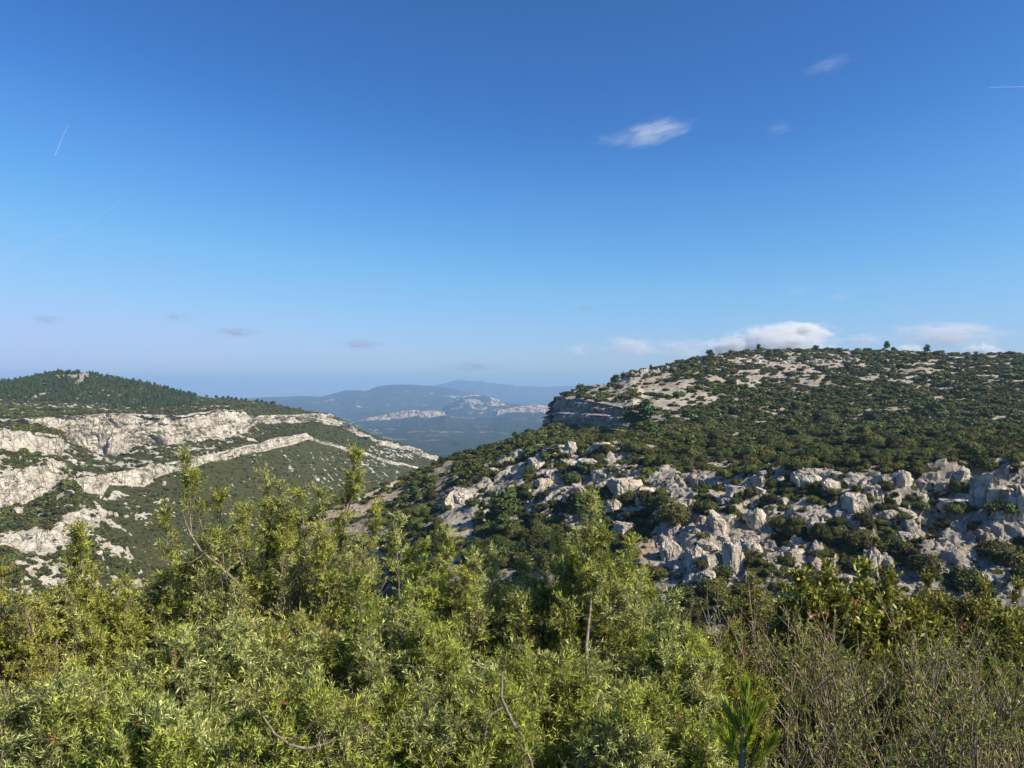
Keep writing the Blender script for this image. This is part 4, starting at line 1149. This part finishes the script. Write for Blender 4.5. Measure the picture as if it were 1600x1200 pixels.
for a in ((1022, 207, 160, 54, 7000, C_wisp, 'brightest small wisp of cloud alone in the deep blue sky', .6, math.radians(14)),
          (955, 218, 80, 30, 7000, C_faint, 'faint tail trailing from the bright wisp', .6, 0),
          (1218, 201, 62, 26, 7000, C_faint, 'small pale puff right of the bright wisp', .8, 0),
          (1292, 102, 110, 34, 7000, C_faint, 'very faint smear of cloud highest in the sky', .6, math.radians(15)),
          (1212, 540, 250, 84, 16000, C_white, 'big white cloud bank resting on the hill skyline', .5, 0),
          (1245, 520, 170, 50, 16500, C_white, 'white top of the big cloud bank', .6, 0),
          (1130, 546, 120, 50, 16000, C_white, 'mauve shoulder of the big cloud bank', .6, 0),
          (985, 544, 140, 60, 15500, C_mauve, 'mauve grey cloud left of the big cloud bank', .6, 0),
          (1065, 547, 120, 60, 15500, C_mauve, 'mauve cloud filling the gap before the big bank', .6, 0),
          (905, 547, 70, 40, 15500, C_mauve, 'small mauve cloud above the jutting cliff', .6, 0),
          (1480, 524, 260, 60, 17000, C_mauve, 'broad thin lilac cloud over the hill at the frame edge', .5, 0),
          (1350, 532, 110, 36, 17000, C_mauve, 'thin lilac cloud joining the white bank', .5, 0),
          (1420, 550, 80, 36, 16000, C_white, 'small white cloud top between the two conical trees', .6, 0),
          (1535, 550, 90, 40, 16000, C_white, 'bright white cloud top peeking over the hill near the frame edge', .6, 0),
          (1313, 464, 50, 20, 12000, C_faint, 'small puff high above the white bank', .8, 0),
          (1245, 455, 40, 16, 12000, C_faint, 'barely visible puff beside the small high one', .8, 0),
          (917, 481, 56, 20, 12000, C_grey, 'faint grey smudge of cloud in mid sky', .8, 0),
          (76, 499, 90, 28, 12000, C_grey, 'flat grey cloud over the wooded knoll', .8, 0),
          (276, 495, 80, 24, 12000, C_grey, 'thin grey cloud streak with two tips', .8, 0),
          (370, 519, 130, 28, 12000, C_grey, 'pair of faint grey streaks low in the sky', .8, 0),
          (565, 538, 120, 28, 12000, C_grey, 'grey streak of cloud above the long dark mountain', .8, 0),
          (740, 574, 140, 26, 14000, C_grey, 'faint streak over the farthest ridge', .8, 0),
          (870, 584, 80, 18, 14000, C_grey, 'hazy streak low beside the cliff', .8, 0)):
    cloud(*a[:7], a[7], a[8])
# vapour trails: long soft tubes of thin cloud
def trail_mat(name, dens):
    k = NT(name)
    pv = k.n('ShaderNodeVolumePrincipled'); pv.inputs['Color'].default_value = (1, 1, 1, 1)
    pv.inputs['Density'].default_value = dens
    k.l(pv.outputs[0], k.out.inputs['Volume'])
    return k.m
def trail(pts, r0, r1, d, mat, label):
    vs, fs = [], []
    P = [W(a, b, d) for a, b in pts]
    tube(vs, fs, P, list(np.linspace(r0, r1, len(P))), 8)
    n = len(vs)
    fs2 = [list(range(8))[::-1], list(range(n - 8, n))]
    o = obj('vapour_trail', mesh_np('vapour_trail', np.array(vs), [np.array(fs), np.array(fs2)]), mat)
    tag(o, label, 'vapour trail')
T1 = trail_mat('vapour', .022); T2 = trail_mat('thin_vapour', .0011)
trail([(107, 193), (102, 205), (96, 219), (91, 231), (86, 243)], 5, 9, 9000, T1, 'short slanting vapour trail high in the sky over the knoll')
trail([(1545, 136.5), (1570, 136), (1600, 135.5), (1640, 135)], 5, 7, 9000, T1, 'thin level vapour trail at the upper frame edge')
trail([(190, 312), (160, 335), (125, 355), (85, 372), (40, 392), (0, 412), (-40, 430)], 14, 34, 9000, T2, 'long faint curved vapour trail sinking towards the knoll')

# ------------------------------------------------------------ bushes round the photographer
M_wood = mat_bark('juniper_bark', (0.11, 0.08, 0.06), (0.32, 0.27, 0.22), 60)
M_twig = mat_bark('dry_twigs', (0.15, 0.105, 0.07), (0.40, 0.32, 0.24), 90)
M_needle = mat_leaf('juniper_needles', (0.055, 0.080, 0.007), (0.70, 0.74, 0.14), .08, .30, .6, .15, .008, (0.30, 0.14, 0.07))
M_blue = mat_leaf('glaucous_needles', (0.09, 0.12, 0.020), (0.80, 0.82, 0.32), .06, .26, .55, .2, .008, (0.30, 0.14, 0.07))
M_scale = mat_leaf('yellow_green_needles', (0.07, 0.085, 0.006), (0.60, 0.60, 0.08), .06, .3, .6, .15, .008, (0.30, 0.13, 0.06))
M_broad = mat_leaf('broad_leaves', (0.055, 0.064, 0.010), (0.42, 0.40, 0.065), .10, .25, .42, .3, .01, (0.34, 0.12, 0.05))
M_heath = mat_leaf('heath_leaves', (0.06, 0.072, 0.010), (0.44, 0.46, 0.09), .12, .25, .5, .3, .012, (0.26, 0.13, 0.07))
M_sapling = mat_leaf('sapling_needles', (0.10, 0.16, 0.008), (0.50, 0.58, 0.07), .03, .35, .4, .4, .004)
M_redleaf = mat_leaf('withered_leaves', (0.30, 0.09, 0.04), (0.62, 0.28, 0.14), .05, .25, .5, .3, .004)

def unit(v):
    return v / np.maximum(np.linalg.norm(v, axis=-1, keepdims=True), 1e-9)

def tubes_np(A, B, ra, rb, n=4, bend=None):
    """many thin tapered twigs at once, each bent once"""
    m = len(A)
    t = unit(B - A)
    a = unit(np.cross(t, np.array([.31, .87, .22]))); b = np.cross(t, a)
    mid = (A + B) / 2 + (bend if bend is not None else 0)
    rings = []
    for P, r in ((A, ra), (mid, (ra + rb) / 2), (B, rb)):
        for k in range(n):
            th = 2 * math.pi * k / n
            rings.append(P + (a * math.cos(th) + b * math.sin(th)) * np.asarray(r).reshape(-1, 1))
    V = np.stack(rings, 1).reshape(-1, 3)
    F = []
    base = (np.arange(m) * 3 * n)[:, None]
    for s_ in range(2):
        for k in range(n):
            F.append(base + np.array([[s_ * n + k, s_ * n + (k + 1) % n, (s_ + 1) * n + (k + 1) % n, (s_ + 1) * n + k]]))
    return V, np.concatenate(F)

def leaves_np(rng, A, D, n, length, width, spread, lenvar=.25, curl=.06):
    """n leaves along each twig from A along D (with length)"""
    m = len(A)
    L = np.linalg.norm(D, axis=1, keepdims=True); t = unit(D)
    a = unit(np.cross(t, rng.normal(size=(m, 3)))); b = np.cross(t, a)
    s_ = rng.uniform(.05, 1.02, (m, n)); ph = rng.uniform(0, 6.283, (m, n))
    P = A[:, None] + D[:, None] * s_[..., None]
    rad = a[:, None] * np.cos(ph)[..., None] + b[:, None] * np.sin(ph)[..., None]
    sp = rng.normal(spread, .16, (m, n))
    # the last leaves point forward
    sp = np.where(s_ > .85, sp * .55, sp)
    dr = t[:, None] * np.cos(sp)[..., None] + rad * np.sin(sp)[..., None]
    le = length * rng.uniform(1 - lenvar, 1 + lenvar, (m, n))[..., None]
    wd = unit(np.cross(dr, t[:, None] + rng.normal(0, .5, (m, n, 3)))) * width * .5
    up = np.cross(wd, dr); up = unit(up) * le * curl
    p0 = P; p2 = P + dr * le
    pm = P + dr * le * .45 + up
    V = np.stack([p0, pm - wd, p2, pm + wd], 2).reshape(-1, 3)
    F = np.arange(len(V)).reshape(-1, 4)
    return V, F

def px_to_w(px_, py_, d):
    return np.array(W(px_, py_, d))

def bush(name, label, cx_, top, wpx, d, n_sh, leaf_mat, spires=(), group=None, seed=0, needle=(.015, .0026), tw=(.05, .15), density=1.0, per=15, depth=.5, bottom=1260, twl=.045, cat='bush', wood=None, upr=.5, spread=.98, parts=('branch', 'foliage'), blue=0.0, spire_twig=.6):
    rng = np.random.default_rng(seed)
    R = wpx / 2 / 1200 * d
    base = np.array([(cx_ - 800) / 1200 * d, d, near_z(np.array((cx_ - 800) / 1200 * d), np.array(float(d)))])
    tips = []
    for px_, py_ in spires: tips.append((px_to_w(px_, py_, d + rng.uniform(-.12, .12)), True))
    topz = -(top - 600) / 1200 * d; botz = -(bottom - 600) / 1200 * d
    while len(tips) < n_sh:
        a = rng.uniform(0, 6.283); q = math.sqrt(rng.random())
        x = q * math.cos(a); y = q * math.sin(a)
        zt = topz - (1 - math.sqrt(max(0, 1 - q * q * .9))) * min(R * 1.1, .75)
        z = zt - abs(rng.normal(0, .10)) * (topz - botz) * .9 if rng.random() < .7 else rng.uniform(botz, zt)
        if z < botz: continue
        tips.append((np.array([base[0] + x * R, d + y * R * (depth / .5) * .8, z + rng.normal(0, .03)]), False))
    SA, SB, SR = [], [], []
    TA, TD = [], []
    for tip, is_sp in tips:
        b0 = base + np.array([rng.normal(0, .10), rng.normal(0, .08), 0])
        h = tip - b0
        m1 = b0 + np.array([h[0] * .35, h[1] * .35, h[2] * .55]) + rng.normal(0, .05, 3)
        m2 = b0 + np.array([h[0] * .90, h[1] * .90, h[2] * .80]) + rng.normal(0, .05, 3)
        if is_sp: m2 = tip - np.array([rng.normal(0, .03), rng.normal(0, .03), .32])
        ts = np.linspace(0, 1, 15)[:, None]
        path = (1 - ts) ** 3 * b0 + 3 * (1 - ts) ** 2 * ts * m1 + 3 * (1 - ts) * ts ** 2 * m2 + ts ** 3 * tip
        path[1:-1] += rng.normal(0, .009, (13, 3))
        SA.append(path[:-1]); SB.append(path[1:])
        rr_ = .0075 * (1 - np.linspace(0, 1, 15)) ** .8 + .0014
        SR.append(np.stack([rr_[:-1], rr_[1:]], 1))
        # side twigs on the outer part
        L = np.linalg.norm(h)
        nt = int((26 if is_sp else 16) * density)
        t_ = 1 - rng.random(nt) ** (1.25) * min(.9, .62 / L)
        seg = np.clip((t_ * 14).astype(int), 0, 13); fr = t_ * 14 - seg
        p = path[seg] * (1 - fr)[:, None] + path[seg + 1] * fr[:, None]
        dirp = unit(path[seg + 1] - path[seg])
        rad = rng.normal(size=(nt, 3)); rad -= (rad * dirp).sum(1, keepdims=True) * dirp; rad = unit(rad)
        dt = unit(dirp * rng.uniform(.5, 1.1, (nt, 1)) + rad + np.array([0, 0, upr]))
        lt = rng.uniform(tw[0], tw[1], nt) * (.35 + (1 - t_) * 3.2).clip(.3, 1.25) * (spire_twig if is_sp else 1)
        TA.append(p); TD.append(dt * lt[:, None])
        TA.append(path[-3][None]); TD.append((path[-1] - path[-3])[None])
    SA, SB, SR = np.concatenate(SA), np.concatenate(SB), np.concatenate(SR)
    TA, TD = np.concatenate(TA), np.concatenate(TD)
    # twiglets on every twig
    m = len(TA); nl = 3
    s_ = rng.uniform(.15, 1.0, (m, nl)); td = unit(TD)
    rad = rng.normal(size=(m, nl, 3)); rad -= (rad * td[:, None]).sum(2, keepdims=True) * td[:, None]; rad = unit(rad)
    dl = unit(td[:, None] * .9 + rad * .8 + np.array([0, 0, upr * .5])) * (twl * rng.uniform(.6, 1.4, (m, nl)))[..., None]
    pl_ = TA[:, None] + TD[:, None] * s_[..., None]
    LA, LD = pl_.reshape(-1, 3), dl.reshape(-1, 3)
    root = empty(name, tuple(base))
    tag(root, label, cat, group)
    V1, F1 = tubes_np(SA, SB, SR[:, 0], SR[:, 1], 6)
    V2, F2 = tubes_np(TA, TA + TD, np.full(m, .0020), np.full(m, .0009), 3)
    V3, F3 = tubes_np(LA, LA + LD, np.full(len(LA), .0010), np.full(len(LA), .0005), 3)
    VV = np.vstack([V1, V2, V3]) - base
    bo = obj(parts[0], mesh_np(parts[0], VV, np.concatenate([F1, F2 + len(V1), F3 + len(V1) + len(V2)])), wood or M_wood, root)
    W1, G1 = leaves_np(rng, LA, LD, per, needle[0], needle[1], spread)
    W2, G2 = leaves_np(rng, TA, TD, per + 2, needle[0], needle[1], spread)
    tw_t = rng.beta(2.2, 2.2, len(LA)); tt = np.concatenate([np.repeat(tw_t, per), np.repeat(rng.beta(2, 2.6, m), per + 2)])
    tt = np.clip(tt + rng.normal(0, .22, len(tt)), 0, .96)
    br = rng.random(len(LA)) < .012
    tt[:len(LA) * per][np.repeat(br, per)] = 1.0
    VW = np.vstack([W1, W2]) - base; FW = np.concatenate([G1, G2 + len(W1)])
    me = mesh_np(parts[1], VW, FW, {'tint': ('FACE', tt)})
    me.materials.append(leaf_mat)
    if blue > 0:
        me.materials.append(M_blue)
        cl = fbm(VW[::4] * 6.0 + seed, 2, 4) > (1 - blue) * .62 + .12
        mi = (cl & (rng.random(len(cl)) < .75)).astype(np.int32)
        me.polygons.foreach_set('material_index', mi)
    obj(parts[1], me, None, root)
    return root

N = (.0205, .0029)
bush('juniper_bush', 'tall juniper bush with the highest green spires, hiding the far green slope', 420, 800, 430, 3.7, 168, M_needle,
     [(290, 714), (415, 742), (440, 765), (470, 772), (555, 712), (345, 778), (500, 770), (590, 792), (300, 745), (550, 745), (380, 800), (255, 800)], None, 21, N, blue=0.30)
bush('juniper_bush', 'juniper bush with one pointed leader spire and a bare forked trunk', 915, 868, 270, 3.4, 108, M_needle,
     [(925, 776), (927, 800), (922, 820), (872, 848), (985, 852), (820, 884), (1005, 905), (905, 840), (945, 838)], None, 22, N, blue=0.24)
bush('juniper_bush', 'juniper bush with thin twin tips in front of the scree', 705, 885, 250, 3.5, 94, M_needle,
     [(697, 836), (665, 858), (742, 872), (622, 812), (770, 868), (640, 870)], None, 23, N, blue=0.27)
bush('juniper_bush', 'juniper bush with one tall loose spire over the rocky outcrop by the frame edge', 130, 925, 190, 3.3, 83, M_needle,
     [(122, 824), (125, 850), (118, 880), (150, 905), (200, 915), (90, 930)], None, 24, N, blue=0.35)
bush('juniper_bush', 'yellow-green dense bush cut by the frame edge', -10, 935, 190, 3.0, 81, M_scale, [(4, 892), (35, 930)], None, 25, (.010, .0034), blue=0)
bush('juniper_bush', 'yellow-green tufted bush beside the loose spired juniper', 195, 935, 110, 3.7, 43, M_scale, [(180, 915), (225, 925)], None, 26, (.010, .0034), blue=0)
bush('juniper_bush', 'silvery green juniper filling the space below the tall spires', 360, 975, 400, 2.8, 124, M_needle, [], None, 27, N, blue=0.38)
bush('juniper_bush', 'mid green juniper between the two leading junipers', 620, 950, 330, 2.9, 113, M_needle, [(560, 905), (640, 925)], None, 28, N, blue=0.27)
bush('juniper_bush', 'low juniper in front of the bare forked trunk', 860, 1015, 240, 2.7, 62, M_needle, [], None, 29, N, blue=0.22)
bush('juniper_bush', 'pale juniper in the lower corner by the frame edge', 70, 1060, 330, 2.4, 81, M_needle, [], None, 30, N, blue=0.38)
bush('juniper_bush', 'juniper with exposed grey curved twigs along the bottom edge', 470, 1095, 380, 2.2, 83, M_needle, [], None, 31, N, blue=0.32)
bush('juniper_bush', 'bottom edge juniper below the twin tipped one', 740, 1085, 300, 2.3, 70, M_needle, [], None, 32, N, blue=0.27)
bush('juniper_bush', 'loose whitish sprig bush between the junipers and the dry twigs', 1040, 985, 150, 3.0, 54, M_needle, [(1052, 935), (1030, 960)], None, 33, N, blue=0.43)
bush('juniper_bush', 'juniper at the bottom edge beside the young pine tip', 1010, 1100, 210, 2.3, 45, M_needle, [], None, 34, N, blue=0.32)
bush('juniper_bush', 'darker juniper between the pale corner one and the curved twigs', 240, 1125, 260, 2.1, 54, M_needle, [], None, 35, N, blue=0.22)

# bare trunk of the spired juniper and the bare bent limbs that show through the leaves
def limb(name, pts, rad, parent_root):
    vs, fs = [], []
    P = [W(a, b, c + (.0 if name == 'trunk' else .10)) for a, b, c in pts]
    tube(vs, fs, P, [r * (.55 if name == 'trunk' else .5) for r in rad], 8)
    V = np.array(vs) - np.array(parent_root.location)
    V += (fbm(V * 40, 3, 9) - .5)[:, None] * .006
    obj(name, mesh_np(name, V, np.array(fs), None, True), M_wood, parent_root)
roots = [o for o in COL.objects if o.name.startswith('juniper_bush')]
by = {o['label'][:24]: o for o in roots}
spired, tall, curved, twin = roots[1], roots[0], roots[10], roots[11]
limb('trunk', [(905, 1290, 2.72), (915, 1180, 2.76), (916, 1120, 2.8), (921, 1065, 2.85), (916, 1010, 3.0), (923, 950, 3.15), (926, 900, 3.35)], [.035, .030, .024, .016, .012, .008, .004], spired)
limb('limb', [(919, 1100, 2.8), (905, 1092, 2.76), (903, 1088, 2.74)], [.012, .009, .004], spired)
limb('limb', [(921, 1100, 2.81), (940, 1090, 2.77), (955, 1078, 2.74), (975, 1066, 2.7)], [.012, .009, .006, .003], spired)
limb('limb', [(918, 1140, 2.79), (905, 1126, 2.73), (895, 1112, 2.7)], [.008, .006, .002], spired)
limb('limb', [(922, 985, 2.93), (945, 965, 2.9), (965, 952, 2.88), (985, 935, 2.86)], [.010, .008, .006, .003], spired)
limb('limb', [(372, 912, 3.33), (335, 878, 3.32), (315, 862, 3.32), (300, 840, 3.34), (290, 818, 3.36), (286, 800, 3.4)], [.012, .010, .0085, .007, .005, .003], tall)
limb('limb', [(316, 868, 3.31), (300, 878, 3.29), (275, 880, 3.28), (250, 874, 3.28)], [.006, .005, .004, .002], tall)
limb('limb', [(560, 965, 3.1), (575, 940, 3.05), (592, 928, 3.0), (604, 905, 3.0)], [.008, .007, .006, .003], tall)
limb('limb', [(410, 1120, 1.95), (430, 1145, 1.93), (455, 1165, 1.92), (480, 1170, 1.93), (515, 1160, 1.95), (525, 1150, 1.96)], [.004, .006, .008, .0075, .005, .003], curved)
limb('limb', [(455, 1158, 1.92), (478, 1140, 1.91), (492, 1126, 1.9)], [.006, .005, .002], curved)
limb('limb', [(785, 1050, 2.25), (783, 1090, 2.2), (795, 1115, 2.15), (812, 1150, 2.1), (830, 1190, 2.06), (838, 1240, 2.05)], [.006, .008, .010, .009, .008, .008], twin)
limb('limb', [(785, 1105, 2.17), (765, 1118, 2.12), (745, 1132, 2.1)], [.006, .005, .002], twin)

B = (.036, .015)
bush('leafy_shrub', 'broad leaved evergreen shrub with upright olive leaves in front of the rock band', 1335, 912, 300, 4.3, 130, M_broad,
     [(1290, 892), (1350, 888), (1250, 905), (1390, 900)], None, 41, B, (.06, .16), 1.0, 4, twl=.05, spread=.8, bottom=1130)
bush('leafy_shrub', 'smaller leaved olive shrub reaching the frame edge', 1510, 925, 260, 4.8, 140, M_broad, [(1450, 905), (1540, 915), (1590, 910)], None, 42, (.026, .011), (.06, .15), 1.0, 4, twl=.045, bottom=1130)
bush('leafy_shrub', 'dark low shrub under the shaded scrub, left of the broad leaved one', 1190, 925, 150, 5.2, 56, M_broad, [(1175, 905), (1225, 912)], None, 43, (.024, .009), (.06, .14), 1.0, 5, bottom=1120)
bush('leafy_shrub', 'yellowish leaved shrub lower at the frame edge', 1590, 985, 170, 3.8, 56, M_broad, [(1560, 960)], None, 44, (.028, .012), (.05, .14), 1.0, 4, bottom=1180)
bush('leafy_shrub', 'bright yellow-green bush among the first dry twigs', 1120, 1000, 150, 3.7, 46, M_scale, [(1150, 985)], None, 45, (.012, .0035))

def twiggy(label, cx_, top, wpx, d, n, seed, leafy=.5, mat=None):
    """many thin dry stems with forked twigs and a few narrow leaves"""
    rng = np.random.default_rng(seed)
    R = wpx / 2 / 1200 * d
    base = np.array([(cx_ - 800) / 1200 * d, d, float(near_z(np.array((cx_ - 800) / 1200 * d), np.array(float(d))))])
    topz = -(top - 600) / 1200 * d
    A, Bq, ra, rb = [], [], [], []
    TA, TD = [], []
    for k in range(int(n * .55)):
        b0 = base + np.array([rng.normal(0, R * .35), rng.normal(0, R * .35), 0])
        q = rng.uniform(-1, 1)
        tip = np.array([base[0] + q * R, d + rng.uniform(-1, 1) * R, topz - abs(rng.normal(0, .16)) - .12 * q * q])
        N_ = 9; ts = np.linspace(0, 1, N_ + 1)[:, None]
        path = b0 + (tip - b0) * ts + np.cumsum(rng.normal(0, .010, (N_ + 1, 3)), 0)
        A.append(path[:-1]); Bq.append(path[1:]); r_ = .0048 * (1 - ts[:, 0] * .8) * rng.uniform(.6, 1.2); ra.append(r_[:-1]); rb.append(r_[1:])
        for j in range(10):
            i = rng.integers(4, N_ + 1); p0 = path[i]
            dr = unit(np.array([rng.normal(0, .45), rng.normal(0, .45), 1.0])) * rng.uniform(.07, .24)
            mid = p0 + dr * .5 + rng.normal(0, .010, 3); e = p0 + dr
            A.append(np.array([p0, mid])); Bq.append(np.array([mid, e])); ra.append(np.array([.0021, .0016])); rb.append(np.array([.0016, .0008]))
            TA.append(mid); TD.append(e - mid)
            for _ in range(2):
                dd = unit(dr + rng.normal(0, .06, 3)) * rng.uniform(.03, .09)
                A.append(mid[None]); Bq.append((mid + dd)[None]); ra.append(np.array([.0012])); rb.append(np.array([.0006]))
                TA.append(mid); TD.append(dd)
    A, Bq, ra, rb = map(np.concatenate, (A, Bq, ra, rb))
    V, F = tubes_np(A, Bq, ra, rb, 4)
    root = empty('twiggy_shrub', tuple(base)); tag(root, label, 'shrub')
    obj('stem', mesh_np('stem', V - base, F), M_twig, root)
    TA, TD = np.array(TA), np.array(TD)
    kp = rng.random(len(TA)) < leafy
    Wv, G = leaves_np(rng, TA[kp], TD[kp], 9, .020, .0050, .7)
    t_ = np.clip(np.repeat(rng.beta(2, 2, kp.sum()), 9) + rng.normal(0, .15, kp.sum() * 9), 0, 1)
    me = mesh_np('foliage', Wv - base, G, {'tint': ('FACE', t_)}); me.materials.append(mat or M_heath)
    obj('foliage', me, None, root)
    return root
twiggy('dry grey brown twiggy shrub nearest the junipers, with a bent bare fork', 1090, 985, 130, 3.4, 34, 51, .5)
twiggy('twiggy shrub with the darkest thick forked stems, below the withered red leaves', 1215, 965, 190, 3.6, 58, 52, .5)
twiggy('fine grey twiggy shrub in front of the broad leaved evergreen', 1330, 1015, 190, 3.2, 60, 53, .55)
twiggy('twiggy shrub with pale stems between the two leafy evergreens', 1450, 1000, 180, 3.4, 58, 54, .6)
twiggy('brown twiggy shrub cut by the frame edge', 1570, 1040, 170, 3.0, 50, 55, .55)
twiggy('low twiggy tangle at the bottom edge beside the young pine tip', 1260, 1095, 220, 2.5, 56, 56, .9)
twiggy('low half green twiggy tangle at the bottom edge, in the middle of the dry shrubs', 1420, 1090, 240, 2.5, 60, 57, 1.0)
twiggy('low twiggy tangle filling the bottom corner', 1560, 1110, 200, 2.3, 46, 58, .9)
bush('heath_bush', 'green heath growing behind the dry twigs at the bottom edge', 1260, 1010, 320, 3.7, 110, M_heath, [], None, 61, (.015, .0035), upr=1.4)
bush('heath_bush', 'olive heath behind the dry twigs towards the frame edge', 1500, 1020, 320, 3.6, 110, M_heath, [], None, 62, (.015, .0035), upr=1.4)
bush('heath_bush', 'yellow tinged heath between the pale sprigs and the dry twigs', 1120, 1040, 190, 3.1, 60, M_scale, [], None, 63, (.014, .0035), upr=1.4)
bush('heath_bush', 'dark bush behind the junipers at the foot of the stony slope', 1000, 985, 260, 5.2, 60, M_heath, [], None, 64, (.02, .006), upr=.8)
bush('heath_bush', 'shaded green bush behind the twin tipped juniper', 780, 915, 280, 5.0, 70, M_heath, [], None, 65, (.02, .006), upr=.8)

# withered leaves on one stem
rg = np.random.default_rng(77)
c0 = px_to_w(1287, 966, 3.75)
A_ = c0 + rg.normal(0, .020, (4, 3)); D_ = unit(rg.normal(size=(4, 3)) + np.array([0, 0, .6])) * .03
Vr, Fr = leaves_np(rg, A_, D_, 4, .032, .015, .8)
stem = px_to_w(1298, 1130, 3.75)
root = empty('withered_sprig', tuple(stem)); tag(root, 'withered orange-red sprig in front of the broad leaved shrub', 'sprig')
vs, fs = [], []
tube(vs, fs, [W(1298, 1400, 3.75), W(1298, 1130, 3.75), W(1293, 1040, 3.75), W(1287, 968, 3.75)], [.005, .004, .003, .0015], 5)
obj('stem', mesh_np('stem', np.array(vs) - stem, np.array(fs)), M_twig, root)
me = mesh_np('foliage', Vr - stem, Fr, {'tint': ('FACE', rg.random(len(Fr)))}); obj('foliage', me, M_redleaf, root)

# young pine: upright candles of long needles
def pine_tip(px_, py_top, d):
    rng = np.random.default_rng(90)
    base = np.array([(px_ - 800) / 1200 * d, d, float(near_z(np.array((px_ - 800) / 1200 * d), np.array(float(d))))])
    top = px_to_w(px_ + 6, py_top + 34, d)
    A, D = [], []
    vs, fs = [], []
    path = [base, base + (top - base) * .5 + np.array([.01, 0, 0]), top + np.array([-.01, 0, -.15]), top]
    tube(vs, fs, path, [.012, .010, .007, .004], 8)
    A.append(top - np.array([.006, 0, .15])); D.append(np.array([.006, 0, .15]))
    for k in range(7):
        a = k * 2.4; p = top - np.array([.004, 0, .07 + .018 * k]); dd = np.array([math.cos(a) * .55, math.sin(a) * .55, .8]); dd = dd / np.linalg.norm(dd) * (.05 + .008 * k)
        tube(vs, fs, [p, p + dd * .5, p + dd], [.004, .0035, .002], 5); A.append(p); D.append(dd)
    A, D = np.array(A), np.array(D)
    Wv, G = leaves_np(rng, A[:1], D[:1], 420, .050, .0024, .20, .2, .03)
    W2, G2 = leaves_np(rng, A[1:], D[1:], 200, .042, .0022, .26, .2, .03)
    root = empty('young_pine', tuple(base)); tag(root, 'bright green tip of a young pine with long upright needles at the bottom edge', 'young pine')
    obj('stem', mesh_np('stem', np.array(vs) - base, np.array(fs)), M_wood, root)
    VW = np.vstack([Wv, W2]) - base
    n = len(G) + len(G2)
    me = mesh_np('foliage', VW, np.concatenate([G, G2 + len(Wv)]), {'tint': ('FACE', np.clip(rng.normal(.5, .25, n), 0, 1))}); obj('foliage', me, M_sapling, root)
pine_tip(1160, 1056, 1.6)
